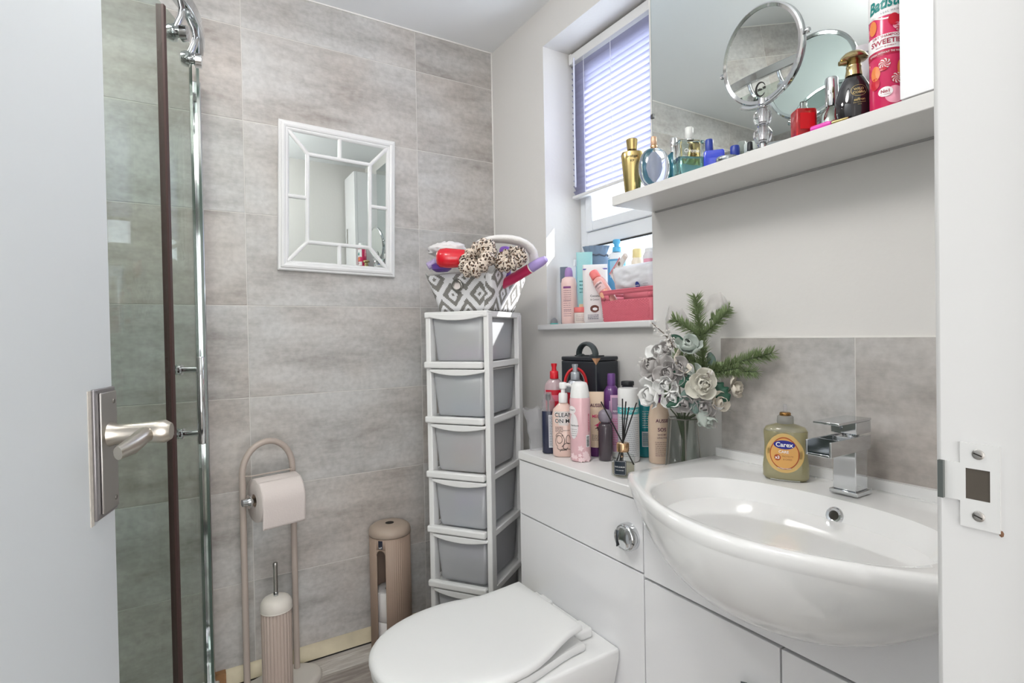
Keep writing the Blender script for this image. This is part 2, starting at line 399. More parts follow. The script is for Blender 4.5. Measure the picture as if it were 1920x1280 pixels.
# strike plate on the right jamb, its lip bent towards the room
sp = MB()
X0 = .4486
sp.bx(X0, .4502, .1345, .1395, .966, 1.0225).bx(X0, .4502, .1525, .1555, .966, 1.0225).bx(X0, .4502, .1395, .1525, .966, .985).bx(X0, .4502, .1395, .1525, 1.0055, 1.0225)
sp.bx(X0, .4502, .1555, .1645, .983, 1.0085).bx(X0-.002, .4502, .1645, .1667, .983, 1.0085)
spo = part('strike_plate', sp, mat('plate_metal', 'dededc', .3, .35), jr, ang=0)
tag(spo, 'chrome strike plate with a square hole')
part('latch_hole', MB().bx(.4492, .4500, .1395, .1525, .985, 1.0055), mat('latch_dark', '4a443c', .7), spo)
part('plate_lip', MB().bx(.4455, .4486, .1640, .1672, .983, 1.0085), mat('lip_dark', '6b706d', .3, .8), spo)
for z in (1.0155, .9745):
    M = Matrix.Rotation(radians(-90), 3, 'Y')
    sc = part('screw', MB().lathe([(.0034, 0), (.0034, .0006), (.0024, .0012)], 16, M=M, c=(X0, .1455, z)), STEEL, spo)
    part('slot', MB().box((X0-.0013, .1455, z), (.0003, .0048, .0008), M=Matrix.Rotation(.35, 3, 'X')), DARK, sc)
part('chipped_paint', MB().lathe([(.0016, 0), (.0001, .0007)], 7, sx=1.6, M=Matrix.Rotation(radians(-90), 3, 'Y'), c=(.4501, .1343, .966)), mat('rust', '7a5a44', .9), jr)
# skirting: yellowed silicone strip with dark foot
tag(struct('baseboard_back', MB().prism([(D-.024, .005), (D-.0005, .005), (D-.0005, .048), (D-.006, .046), (D-.017, .03)], XL+.9, .88, lambda x, y, z: (z, x, y)), mat('aged_strip', 'd0c5aa', .5, var=.25, vscale=14)), 'yellowed strip along the foot of the tiled wall')
part('dark_joint', MB().bx(XL+.9, .88, D-.0245, D-.001, .0005, .005), DARK, bpy.data.objects['baseboard_back'])
part('rust_stain', MB().bx(.083, .112, D-.0252, D-.0005, .012, .0495), mat('rusty_end', '9a7350', .9, var=.5, vscale=60), bpy.data.objects['baseboard_back'])

# ------------------------------------------------------------------ door leaf (opened into the room)
HX, HY = -.262, .172
a = atan2(.867-HY, -.071-HX)
dr = bpy.data.objects.new('door_1', None); COL.objects.link(dr); dr.location = (HX, HY, 0); dr.rotation_euler = (0, 0, a); tag(dr, kind='structure')
DW = hypot(.867-HY, -.071-HX)
part('door_leaf', MB().bx(0, DW, .0, .038, .008, 1.98), DOORP, dr, bev=.002)   # visible face is local y=0
for z in (.25, 1.0, 1.75): part('hinge', MB().lathe([(.006, z-.045), (.006, z+.045)], 12, c=(-.004, -.004, 0)), STEEL, dr)
hp = part('handle_plate', MB().bx(DW-.062, DW-.004, -.0045, 0, .888, 1.044), mat('plate_steel', '9b989a', .34, .9), dr, bev=.0015)
part('plate_ridge', MB().bx(DW-.052, DW-.008, -.0075, -.0045, .893, 1.039), STEEL, hp, bev=.0012)
for z in (1.026, .905): part('screw', MB().lathe([(.0032, 0), (.0026, .0012)], 12, M=Matrix.Rotation(radians(90), 3, 'X'), c=(DW-.018, -.0074, z)), mat('screw_dark', '77736f', .4, .9), hp)
lv = MB(); nx = DW-.03
lv.lathe([(.0155, 0), (.0145, .004), (.0125, .012), (.0125, .032), (.0135, .05), (.0145, .062), (.010, .069)], 22, M=Matrix.Rotation(radians(90), 3, 'X'), c=(nx, -.0055, .986))
lvo = part('lever_handle', lv, NICKEL, hp)
part('lever_arm', MB().tube([(nx+.004, -.050, .986), (nx-.015, -.048, .984), (nx-.040, -.044, .977), (nx-.064, -.038, .973)], [(.010, .010), (.010, .010), (.011, .008), (.008, .005)], 14, flat=(0, 0, 1)), NICKEL, lvo)
part('plate_paint_edge', MB().bx(DW-.070, DW-.062, -.001, 0, .884, 1.043), mat('chipped_filler', 'c3bdb5', .9, var=.25, vscale=120), dr)

# ------------------------------------------------------------------ window
wn = tag(bpy.data.objects.new('window_1', None), kind='structure'); COL.objects.link(wn); wn.location = (1.30, (WY0+WY1)/2, WZ0)
def wpart(name, b, m, bev=.002): 
    o = part(name, b, m, wn, bev); return o
hy = (WY1-WY0)/2; HZ = WZ1-WZ0
b = MB()
b.bx(-.005, .045, -hy, -hy+.045, 0, HZ).bx(-.005, .045, hy-.045, hy, 0, HZ).bx(-.005, .045, -hy+.045, hy-.045, 0, .035).bx(-.005, .045, -hy+.045, hy-.045, HZ-.05, HZ)
b.bx(-.012, .045, -hy+.045, hy-.045, 1.415-WZ0, 1.468-WZ0)
wpart('window_frame', b, UPVC, .004)
b = MB(); z0, z1 = 1.468-WZ0, HZ-.05
b.bx(-.02, .03, -hy+.045, -hy+.085, z0, z1).bx(-.02, .03, hy-.085, hy-.045, z0, z1).bx(-.02, .03, -hy+.085, hy-.085, z0, z0+.036).bx(-.02, .03, -hy+.085, hy-.085, z1-.036, z1)
wpart('casement_frame', b, UPVC, .004)
wpart('pane', MB().bx(.004, .010, -hy+.085, hy-.085, z0+.036, z1-.036), PANE, 0)
wpart('frosted_pane', MB().bx(.004, .010, -hy+.045, hy-.045, .035, 1.415-WZ0), FROST, 0)
wpart('gasket', MB().bx(-.0125, -.003, -hy+.045, hy-.045, 1.4115-WZ0, 1.415-WZ0).bx(-.0065, -.003, hy-.048, hy-.045, .04, 1.412-WZ0), DARK, 0)
sl = struct('trim_3', MB().bx(1.112, 1.302, WY0-.01, 1.632, WZ0-.004, 1.134), GLOSSW, bev=.004)
bpy.data.objects['trim_3']['label'] = 'white window board'

# ------------------------------------------------------------------ venetian blind
vb = thing('venetian_blind', 'white venetian blind drawn most of the way down in the window recess', 'blind', (1.262, (1.104+1.592)/2, 1.592))
BL = (1.592-1.104)/2
SLAT = thin_glass('blind_slat', 'a9a9c0', 1.2, .4, .98)
part('headrail', MB().bx(-.014, .016, -BL, BL, .492, .524), PLASTW, vb, bev=.002)
part('end_cap', MB().bx(-.017, .019, BL-.012, BL+.001, .488, .526), PLASTW, vb, bev=.002)
sb = MB(); sb.grid(lambda u, v: ((v-.5)*.014, (u-.5)*2*BL*.995, (v-.5)*-.019+.0025*(1-(2*v-1)**2)), 6, 4)
sme = sb.mesh('slat', SLAT)
NS = 23
for k in range(NS):
    o = part('slat', sme, SLAT, vb); o.location = (0, 0, .018+k*.0206)
part('bottom_rail', MB().bx(-.012, .012, -BL, BL, 0, .012), PLASTW, vb, bev=.003)
for y in (-.17, .03, .17):
    part('ladder_cord', MB().tube([(-.010, y, .005), (-.010, y, .495)], .0009, 6), mat('cord', 'e4e4ec', .8), vb)
part('tilt_wand', MB().tube([(-.022, BL-.035, .498), (-.024, BL-.035, .25), (-.024, BL-.036, .035)], .0032, 8), mat('wand', 'dcdfee', .2), vb)
# ------------------------------------------------------------------ ceiling lamp above the room (out of frame, seen in mirrors)
lm = thing('ceiling_lamp', 'flush round white ceiling lamp over the middle of the bathroom', 'lamp', (.12, .62, H))
part('lamp_base', MB().lathe([(.15, -.02), (.15, -.0005)], 32), PLASTW, lm)
part('lamp_diffuser', MB().lathe([(.10, -.040), (.148, -.034), (.152, -.02)], 32), mat('lamp_glow', 'ffffff', .5, emit=1.2), lm)
part('lamp_ring', MB().lathe([(.152, -.032), (.16, -.028), (.16, -.018), (.152, -.014)], 32), CHROME, lm)
dl = thing('added_fill_fitting', 'added round white ceiling fitting for the fill light over the shower', 'lamp', (-.40, 1.40, H))  # made-up fitting, out of view, to go with the added fill below it
part('lamp_base', MB().lathe([(.15, -.014), (.16, -.008), (.16, -.0005)], 28), PLASTW, dl)
# ------------------------------------------------------------------ shower
ACX, ACY, RA = -.48, 1.72, .55
def arc(r, t, z): return (ACX+r*cos(radians(t)), ACY-r*sin(radians(t)), z)
tr = thing('shower_tray', 'low white quadrant shower tray in the back left corner', 'shower tray', (ACX, ACY, 0))
out = [(XL+.004-ACX, D-.004-ACY), (.574, D-.004-ACY)]+[(.574*cos(radians(t)), -.574*sin(radians(t))) for t in range(0, 91, 6)]+[(XL+.004-ACX, -.574)]
part('tray_rim', MB().prism(out, .001, .034), CERAMIC, tr, bev=.006)
part('waste_cover', MB().lathe([(.05, .0335), (.045, .0338), (.002, .034)], 28, c=(.05, 0, 0)), CHROME, tr)
sh = thing('shower_enclosure', 'curved clear glass shower enclosure with chrome frame in the back left corner', 'shower enclosure', (ACX, ACY, .034))
def sp_(name, b, m, **k): return part(name, b, m, sh, **k)
zb, zt = .028, 1.86
def curve_panel(r, t0, t1, z0, z1, th, n=14):
    b = MB(); rings = []
    for i in range(n+1):
        t = radians(t0+(t1-t0)*i/n); c, s_ = cos(t), -sin(t)
        rings.append([((r-th/2)*c, (r-th/2)*s_, z0), ((r+th/2)*c, (r+th/2)*s_, z0), ((r+th/2)*c, (r+th/2)*s_, z1), ((r-th/2)*c, (r-th/2)*s_, z1)])
    return b.loft(rings)
sp_('wall_profile', MB().bx(.534, .562, D-.034-ACY, D-ACY-.001, 0, zt), CHROME, bev=.004)
fp = sp_('fixed_panel', MB().bx(.545, .551, .04, D-.036-ACY, zb, zt), GLASSG)
part('glass_edge', MB().bx(.5446, .5514, .0385, .0402, zb, zt), GLASSE, fp)
sp_('door_panel', curve_panel(.53, 0, 27, zb, zt-.03, .006), GLASSG)
part('glass_edge', curve_panel(.53, -.9, -.05, zb, zt-.03, .0068, 2), GLASSE, sh)
sp_('door_seal', curve_panel(.527, 27.05, 28.1, zb, zt-.03, .017, 3), SEAL)
sp_('door_panel', curve_panel(.53, 28.6, 80, zb, zt-.03, .006), GLASSG)
sp_('top_rail', curve_panel(.55, -4, 94, zt, zt+.034, .030, 24), CHROME, bev=.004)
sp_('bottom_rail', curve_panel(.55, -4, 94, .0, .022, .026, 24), CHROME, bev=.003)
sp_('fixed_panel', MB().bx(XL+.03-ACX, -.04, -.553, -.547, zb, zt), GLASSG)
sp_('wall_profile', MB().bx(XL-ACX+.001, XL+.034-ACX, -.562, -.534, 0, zt), CHROME, bev=.004)
for t in (7, 21):
    for z, s_ in ((zt-.06, 1), (.06, .7)):
        p = Vector((.53*cos(radians(t)), -.53*sin(radians(t)), z)); M = Matrix.Rotation(-radians(t), 3, 'Z') @ Matrix.Rotation(radians(90), 3, 'Y')
        rl = sp_('roller', MB().lathe([(.006, -.022), (.016*s_, -.018), (.020*s_, -.008), (.020*s_, .0), (.012*s_, .003), (.012*s_, .010), (.019*s_, .014), (.017*s_, .028), (.006, .03)], 20, M=M, c=p), CHROME)
        if s_ == 1: part('roller_bracket', MB().tube([p+Vector((0, 0, .01)), p+Vector((.012, 0, .04)), p+Vector((.016, 0, .062))], (.009, .006), 10), CHROME, rl)
t = radians(24.3); ro = Vector((cos(t), -sin(t), 0)); gp = ro*.533
hb = sp_('bar_handle', MB().tube([gp+ro*.046+Vector((0, 0, z)) for z in (.822, .824, 1.026, 1.028)], [.0075, .009, .009, .0075], 16), CHROME)
for z in (.848, .998):
    M = Matrix.Rotation(-t, 3, 'Z') @ Matrix.Rotation(radians(90), 3, 'Y')
    st = part('standoff', MB().lathe([(.0125, 0), (.0125, .005), (.007, .007), (.007, .046)], 18, M=M, c=gp+Vector((0, 0, z))), CHROME, hb)
    part('inner_knob', MB().lathe([(.012, -.014), (.0125, -.007), (.007, -.006)], 18, M=M, c=gp+Vector((0, 0, z))), CHROME, st)

# ------------------------------------------------------------------ framed mirror on the tiled wall
wm = thing('wall_mirror', 'white framed rectangular mirror with window style glazing bars on the tiled wall', 'mirror', (.5005, D-.002, 1.5765), (0, radians(1.4), 0))
def rect_sweep(w, h, prof):
    rings = []
    for ins, dep in prof:
        x, z = w/2-ins, h/2-ins
        rings.append([(-x, -dep, -z), (x, -dep, -z), (x, -dep, z), (-x, -dep, z)])
    return MB().loft(rings, cap=False)
MWD, MHT = .402, .502
part('frame', rect_sweep(MWD, MHT, [(0, 0), (0, .012), (.003, .015), (.008, .015), (.010, .019), (.016, .021), (.021, .019), (.023, .016), (.027, .0165), (.031, .014), (.034, .009)]), GLOSSW, wm, ang=25)
part('backing_board', MB().bx(-MWD/2+.002, MWD/2-.002, -.006, 0, -MHT/2+.002, MHT/2-.002), PLASTW, wm)
part('mirror_glass', MB().bx(-MWD/2+.03, MWD/2-.03, -.0085, -.0062, -MHT/2+.03, MHT/2-.03), MIRROR, wm)
bi, bo = (.108, .150), (MWD/2-.031, MHT/2-.031)
def bar(p, q): part('glazing_bar', MB().tube([(p[0], -.0105, p[1]), (q[0], -.0105, q[1])], (.0056, .0066), 10, flat=(0, 1, 0)), GLOSSW, wm)
cs = [(-1, -1), (1, -1), (1, 1), (-1, 1)]
for (a, b), (c, d) in zip(cs, cs[1:]+cs[:1]):
    bar((a*bi[0], b*bi[1]), (c*bi[0], d*bi[1])); bar((a*bi[0], b*bi[1]), (a*bo[0], b*bo[1]))
bar((0, bi[1]), (0, bo[1])); bar((0, -bi[1]), (0, -bo[1])); bar((bi[0], 0), (bo[0], 0)); bar((-bi[0], 0), (-bo[0], 0))

# ------------------------------------------------------------------ toilet roll stand, brush, rolls, canister
SC = Vector((.2393, 1.875, 0)); sa = radians(14)
st = thing('toilet_roll_stand', 'taupe arched metal toilet roll stand on a round pale base', 'roll stand', SC, sa)
part('base', MB().lathe([(.140, .001), (.140, .012), (.133, .020), (.12, .023), (.02, .024)], 44, sy=.62, c=(.0, -.035, 0)), LGREY, st)
pts = [(-.078, 0, .022), (-.078, 0, .4), (-.078, 0, .686)]+[(-.078*cos(radians(t)), 0, .686+.093*sin(radians(t))) for t in range(12, 180, 12)]+[(.078, 0, .686), (.078, 0, .4), (.078, 0, .022)]
part('arch_tube', MB().tube(pts, .0095, 14, flat=(0, 1, 0)), TAUPE, st)
rod = part('roll_holder_rod', MB().tube([(-.078, -.03, .608), (.085, -.03, .608)], .008, 14), CHROME, st)
part('rod_cap', MB().lathe([(.011, 0), (.011, .018), (.009, .02)], 16, M=Matrix.Rotation(radians(90), 3, 'Y'), c=(-.090, -.03, .608)), CHROME, rod)
part('end_disc', MB().lathe([(.021, 0), (.021, .004), (.014, .006)], 20, M=Matrix.Rotation(radians(90), 3, 'Y'), c=(-.072, -.03, .608)), CHROME, rod)
part('wire_guard', MB().tube([(-.078, 0, .682), (-.06, -.02, .682), (.07, -.02, .682), (.078, 0, .682)], .002, 8), TAUPE, st)
def roll(label, loc, rot, R, Wd, m, flap, group=None):
    t = thing('toilet_roll', label, 'toilet roll', loc, rot, group)
    b = MB(); n = 40
    for r in ((R, 0), ): pass
    rings = []
    for (r, x) in ((.020, -Wd/2), (R-.002, -Wd/2), (R, -Wd/2+.002), (R, Wd/2-.002), (R-.002, Wd/2), (.020, Wd/2)):
        rings.append([(x, r*sin(2*pi*j/n), r*cos(2*pi*j/n)) for j in range(n)])
    b.loft(rings, cap=False, closed=True); part('paper', b, m, t, ang=60)
    part('cardboard_core', MB().loft([[(x, r*sin(2*pi*j/20), r*cos(2*pi*j/20)) for j in range(20)] for r, x in ((.0195, -Wd/2+.001), (.0195, Wd/2-.001), (.0185, Wd/2-.001), (.0185, -Wd/2+.001))], closed=True, cap=False), mat('cardboard', 'a3917f', .9), t)
    if flap:
        def sheet(u, v):
            q = .0012+.0006*(sin(u*88)*sin(v*30)); x = (u-.5)*Wd*.99
            if v < .5: a = radians(62)*(1-v*2); return (x, -(R+q)*cos(a), (R+q)*sin(a))
            w_ = (v-.5)*2; return (x, -R-q+.006*w_*w_, -w_*flap)
        part('hanging_sheet', MB().grid(sheet, 24, 24), m, t, solid=.0007)
    return t
u_ = Vector((cos(sa), sin(sa), 0)); nv = Vector((sin(sa), -cos(sa), 0))
roll('taupe tinted toilet roll hanging on the chrome rod of the arched stand', SC+nv*.03+u_*.010+Vector((0, 0, .608)), sa, .066, .132, PAPERT, .078)
def ribbed(prof, ribs, depth, n=144, skip=None):
    b = MB(); rings = []
    for r, z in prof:
        rings.append([((r-depth*(abs(cos(ribs*pi*j/n))**6))*cos(2*pi*j/n), (r-depth*(abs(cos(ribs*pi*j/n))**6))*sin(2*pi*j/n), z) for j in range(n)])
    return b.loft(rings)
BRX, BRY = .234, 1.730
tb = thing('toilet_brush', 'toilet brush with steel handle in a ribbed taupe holder with a pale lid', 'toilet brush', (BRX, BRY, .0235), face(BRX, BRY))
part('holder', ribbed([(.040, .001), (.0415, .01), (.0425, .279), (.0405, .283)], 24, .0022), TAUPEP, tb)
part('lid', MB().lathe([(.0435, .2835), (.0445, .287), (.0445, .298), (.042, .308), (.036, .317), (.026, .322), (.012, .324), (.002, .3235)], 40), LGREY, tb)
part('lid_seam', MB().lathe([(.0448, .2850), (.0452, .2862), (.0448, .2874)], 40, cap=False), mat('pale_edge', 'e7e1d9', .4), tb)
hd = part('handle', MB().lathe([(.0062, .318), (.0062, .408), (.0068, .410), (.0068, .418), (.0055, .421)], 20), STEEL, tb)
part('handle_collar', MB().lathe([(.0072, .323), (.0072, .334), (.0066, .336)], 20), CHROME, hd)
part('handle_notch', MB().lathe([(.0115, .3232), (.0005, .3243)], 18), DARK, tb)
CX, CY = .634, 1.885
cn = thing('toilet_roll_canister', 'tall taupe ribbed canister for spare toilet rolls with a slot down its side', 'canister', (CX, CY, 0), face(CX, CY))
R = .0705; sl0 = radians(-27); hw = radians(13.5); b = MB()
def can(z0, z1, a0, a1, n):
    rows = 2
    b.grid(lambda u, v: ((R-.0012*abs(cos((a0+(a1-a0)*u)*30))**6)*cos(a0+(a1-a0)*u), (R-.0012*abs(cos((a0+(a1-a0)*u)*30))**6)*sin(a0+(a1-a0)*u), z0+(z1-z0)*v), n, rows)
can(.002, .403, sl0+hw, sl0-hw+2*pi, 160)
can(.366, .403, sl0-hw, sl0+hw, 12); can(.002, .04, sl0-hw, sl0+hw, 12)
n = 12
for i in range(n):   # arched head of the slot
    a0, a1 = -hw+2*hw*i/n, -hw+2*hw*(i+1)/n
    za, zb_ = .366-.017*(abs(a0)/hw)**2.5, .366-.017*(abs(a1)/hw)**2.5
    b.add([(R*cos(sl0+a0), R*sin(sl0+a0), za), (R*cos(sl0+a1), R*sin(sl0+a1), zb_), (R*cos(sl0+a1), R*sin(sl0+a1), .367), (R*cos(sl0+a0), R*sin(sl0+a0), .367)], [(0, 1, 2, 3)])
part('body', b, mat('canister_taupe', 'a89283', .5), cn, solid=.0025)
part('floor_plate', MB().lathe([(.068, .002), (.068, .006)], 30), MATS['canister_taupe'], cn)
part('lid', MB().lathe([(.071, .404), (.0735, .407), (.0735, .416), (.070, .428), (.060, .436), (.045, .439), (.016, .440), (.014, .438), (.013, .432), (.002, .432)], 44), mat('lid_taupe', 'ae9d8f', .45), cn)
part('lid_hole', MB().lathe([(.0150, .4402), (.002, .4404)], 20), DARK, cn)
lp = patch(cn, -.008, .008, .371, .400, wrap(R, 0, sl0, off=.0016), mat('navy_label', '2a2d3c', .5), 4, 2, 'label')
text(lp, 'wF', .010, wrap(R, .376, sl0, off=.0024), INKW, .01)
for z in (.007, .108): roll('white spare toilet roll inside the taupe canister' if z > .1 else 'white spare toilet roll at the bottom of the taupe canister', (CX, CY, z+.05), (0, radians(90), face(CX, CY)), .056, .098, PAPER, 0)

# ------------------------------------------------------------------ drawer tower
UX, UY = Vector((-.588, .809, 0)), Vector((.809, .588, 0))
P0 = Vector((.826, 1.482, 0)); TW, TDp = .226, .285
TC = P0+UX*TW/2+UY*TDp/2; ta = atan2(-.588, -.809)
tw = thing('drawer_tower', 'tall slim white plastic tower of six frosted drawers in the corner', 'drawer unit', TC, ta)
hx, hy_ = TDp/2, TW/2
lev = [1.176, 1.000, .823, .645, .466, .288, .110]
for sx in (-1, 1):
    for sy in (-1, 1):
        x0 = sx*(hx-.017); y0 = sy*(hy_-.009)
        part('post', MB().bx(x0-.017, x0+.017, y0-.009, y0+.009, .05, 1.170), PLASTW, tw, bev=.003)
        part('castor', MB().lathe([(.022, -.012), (.024, 0), (.022, .012)], 18, M=Matrix.Rotation(radians(90), 3, 'X'), c=(x0*.92, y0*.92, .025)), BLACKP, tw)
part('top_panel', MB().bx(-hx+.001, hx+.004, -hy_-.002, hy_-.002, 1.158, 1.178), PLASTW, tw, bev=.004)
part('back_panel', MB().bx(-hx, -hx+.003, -hy_+.018, hy_-.018, .10, 1.158), PLASTW, tw)
blob_cols = ['9a8fa0', '8f9da3', 'b08f90', '8088a8', '6e7787', '8a8a90']
for i in range(6):
    zt_, zb_ = lev[i], lev[i+1]
    part('shelf_rail', MB().bx(hx-.012, hx+.011, -hy_-.003, hy_-.020, zb_-.004, zb_+.018), PLASTW, tw, bev=.005)
    for sy in (-1, 1): part('side_rail', MB().bx(-hx+.03, hx-.026, sy*(hy_-.007)-.005, sy*(hy_-.007)+.006, zb_-.004, zb_+.017), PLASTW, tw, bev=.003)
    part('shelf_panel', MB().bx(-hx+.004, hx-.013, -hy_+.013, hy_-.013, zb_+.002, zb_+.006), PLASTW, tw)
    top = zt_-.008; bot = zb_+.020; w0, w1 = hy_-.021, hy_-.034
    rings = []
    for z, w, xf in ((bot, w1, hx-.018), (bot+.01, w1+.002, hx-.014), (top, w0, hx-.004)):
        o = rrect(-hx+.02, xf, -w, w, .012, 4); rings.append([(x, y, z) for x, y in o])
    b = MB(); n = len(rings[0]); b.loft(rings, cap=False); b.f.append(tuple(range(n)))
    dw = part('drawer', b, FROSTP, tw, solid=.0022)
    lp_ = MB(); yy = [-w0-.004+(2*w0+.012)*k/12 for k in range(13)]
    oo = [(yy[0], top+.001)]+[(y, top-.006-.013*(1-((y-.003)/(w0+.008))**2)) for y in yy]+[(yy[-1], top+.001)]
    lp_.prism(oo, hx-.003, hx+.008, lambda x, y, z: (z, x, y)); part('drawer_lip', lp_, PLASTW, dw, bev=.002)
    part('drawer_rim', MB().loft([[(x, y, z) for x, y in rrect(-hx+.018, hx-.004, -w0-.002, w0+.002, .012, 4)] for z in (top-.004, top)] + [[(x, y, z) for x, y in rrect(-hx+.023, hx-.009, -w0+.003, w0-.003, .010, 4)] for z in (top, top-.004)], cap=False, closed=True), PLASTW, dw)
    if i < 5:
        rg = random.Random(i); 
        for k in range(3):
            col = ['%02x%02x%02x' % tuple(max(0, min(255, int(blob_cols[i][j:j+2], 16)+rg.randint(-55, 60))) for j in (0, 2, 4)) for _ in (0,)][0]
            sx_, sz_ = rg.uniform(.05, .065), rg.uniform(.016, .021); zc = bot+.004+.042*k+sz_
            t_ = thing('folded_cloth', ['lowest', 'middle', 'topmost'][k]+' soft bundle seen blurred inside the '+['top', 'second', 'third', 'fourth', 'fifth'][i]+' frosted drawer', 'cloth', TC+Matrix.Rotation(ta, 3, 'Z') @ Vector((.03, rg.uniform(-.012, .012), zc)), ta+rg.uniform(-.15, .15), 'bundles inside the frosted drawers')
            part('cloth', MB().lathe([(.6, -sz_), (.95, -sz_*.6), (1, 0), (.9, sz_*.6), (.5, sz_)], 20, sx=.07, sy=sx_, e=3.2), mat('cloth_%d%d' % (i, k), col, .9), t_)

# ------------------------------------------------------------------ toilet
to = thing('toilet', 'white back-to-wall toilet with its lid closed', 'toilet', (.858, 1.117, 0), pi)
def half_outline(w0, wm_, xs_, xm, xt, n=16):
    pts = [(xs_, w0)]
    for i in range(1, 7): x = xs_+(xm-xs_)*i/6; pts.append((x, w0+(wm_-w0)*sm(0, 1, i/6)))
    for i in range(1, n+1): a = pi/2*i/n; pts.append((xm+(xt-xm)*sin(a), wm_*cos(a)**.92 if i < n else 0))
    return pts
def full(p): return p+[(x, -y) for x, y in reversed(p[:-1])]
b = MB(); rings = []
for z, w0, wm_, xt in ((.001, .10, .10, .40), (.04, .105, .105, .40), (.18, .125, .13, .43), (.29, .158, .165, .492), (.345, .172, .176, .513), (.366, .172, .177, .516), (.371, .168, .172, .510)):
    rings.append([(x, y, z) for x, y in full(half_outline(w0, wm_, 0, .27, xt))])
part('pan', b.loft(rings), CERAMIC, to, ang=50, bev=.004)
o = full(half_outline(.14, .177, .075, .29, .522)); cxx = .28
b = MB().loft([[(cxx+(x-cxx)*k, y*k, z) for x, y in o] for k, z in ((.985, .373), (1, .377), (1, .387), (.985, .391))])
part('seat', b, PLASTW, to, ang=50)
o = full(half_outline(.134, .180, .078, .29, .526)); b = MB()
def lift(x): return .022*(1-sm(.075, .22, x))
b.loft([[(cxx+(x-cxx)*k, y*k, z+lift(cxx+(x-cxx)*k)) for x, y in o] for k, z in ((.98, .3945), (1, .398), (1, .406), (.985, .4105), (.95, .4135), (.85, .415), (.7, .4155), (.5, .416), (.3, .416), (.12, .416))])
part('lid', b, PLASTW, to, ang=50)
for y in (-.08, .08): part('hinge', MB().bx(.022, .075, y-.024, y+.024, .371, .396), PLASTW, to, bev=.006)

# ------------------------------------------------------------------ WC unit and vanity
XF = .86; Y0, Y1 = .866, 1.369
wc = thing('toilet_cistern_unit', 'white gloss cistern cabinet with a chrome flush button behind the toilet', 'cabinet', (XF, (Y0+Y1)/2, 0))
w2 = (Y1-Y0)/2
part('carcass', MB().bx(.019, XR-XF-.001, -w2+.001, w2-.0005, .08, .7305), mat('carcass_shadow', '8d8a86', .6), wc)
part('side_panel', MB().bx(.0005, XR-XF-.001, w2-.0006, w2, .08, .7305), GLOSSCAB, wc)
part('upper_front_panel', MB().bx(0, .018, -w2+.0015, w2, .5735, .7295), GLOSSCAB, wc, bev=.001)
part('lower_front_panel', MB().bx(0, .018, -w2+.0015, w2, .085, .5695), GLOSSCAB, wc, bev=.001)
part('plinth', MB().bx(.04, .05, -w2, w2, .001, .08), GLOSSCAB, wc)
wt = thing('cistern_worktop', 'white worktop over the cistern cabinet crowded with bottles', 'worktop', (XF, (Y0+Y1)/2, .7325))
part('worktop_slab', MB().bx(-.003, XR-XF-.001, -w2, w2+.001, 0, .0235), mat('worktop_white', 'ecebea', .3), wt, bev=.002)
fbm = Matrix.Rotation(radians(-90), 3, 'Y')
fb = part('flush_button', MB().lathe([(.031, 0), (.031, .012), (.029, .018), (.027, .020)], 36, M=fbm, c=(0, .907-(Y0+Y1)/2, .643)), CHROME, wc)
part('button_dome', MB().lathe([(.026, .019), (.024, .026), (.016, .031), (.002, .033)], 32, M=fbm, c=(0, .907-(Y0+Y1)/2, .643)), CHROME, fb)
part('button_split', MB().box((-.0325, .907-(Y0+Y1)/2+.007, .643), (.004, .0015, .036)), mat('split_dark', '555a5e', .3, .9), fb)
va = thing('vanity_unit', 'white gloss vanity cabinet under the basin', 'cabinet', (XF, .549, 0)); VW = .3165
part('carcass', MB().bx(.019, XR-XF-.001, -VW+.001, VW-.001, .08, .60), MATS['carcass_shadow'], va)
part('plinth', MB().bx(.04, .05, -VW, VW, .001, .08), GLOSSCAB, va)
fo = [(-VW+.001, .5675), (VW-.0012, .5675)]+[(y_, min(.755, .612+.165*abs((y_-.016)/.325)**2.5+.016)) for y_ in [VW-.0012-(2*VW-.0022)*k/30 for k in range(31)]]
part('fascia', MB().prism(fo, 0, .018, lambda x, y, z: (z, x, y)), GLOSSCAB, va)
for y0, y1, hyy in ((.0018, VW-.0012, .052), (-VW, -.0018, -.052)):
    d_ = part('door', MB().bx(0, .018, y0, y1, .085, .5610), GLOSSCAB, va, bev=.001)
    h_ = part('door_handle', MB().tube([(-.024, hyy, .482), (-.024, hyy, .36)], (.006, .009), 4, flat=(1, 0, 0)), mat('handle_metal', '6f797c', .22, .95), d_, bev=.001)
    for z in (.468, .374): part('handle_post', MB().tube([(-.022, hyy, z), (.0, hyy, z)], .0045, 10), MATS['handle_metal'], h_)

# ------------------------------------------------------------------ basin
YC, HB, ZD = .55, .336, .797
def xfront(t): return .678+.157*abs(t)**1.75
ba = thing('basin', 'white semi-recessed ceramic basin with a bowed front on the vanity', 'basin', (.90, YC, .75))
OX, OY, OZ = .90, YC, .75
outl = []
nb_ = 60
for i in range(nb_+1):   # front, from left end to right end
    t = 1-2*i/nb_; outl.append((xfront(t), YC+HB*t))
outl = [(1.1350, YC+HB)]+[(XR-.0015-(XR-.0015-xfront(1))*k/8, YC+HB) for k in range(1, 8)]+outl+[(xfront(1)+(XR-.0015-xfront(1))*k/8, YC-HB) for k in range(1, 8)]+[(1.1350, YC-HB)]+[(1.1350, YC-HB+2*HB*k/24) for k in range(1, 24)]
BX, BY = .868, .549
def inner(px, py):
    a = atan2(py-BY, px-BX); ca, sa_ = cos(a), sin(a)
    ax = .140 if ca > 0 else .158; ay = .238
    e = 2.35
    k = ((abs(ca)/ax)**e+(abs(sa_)/ay)**e)**(-1/e)
    return (BX+k*ca, BY+k*sa_)
inn = [inner(x, y) for x, y in outl]
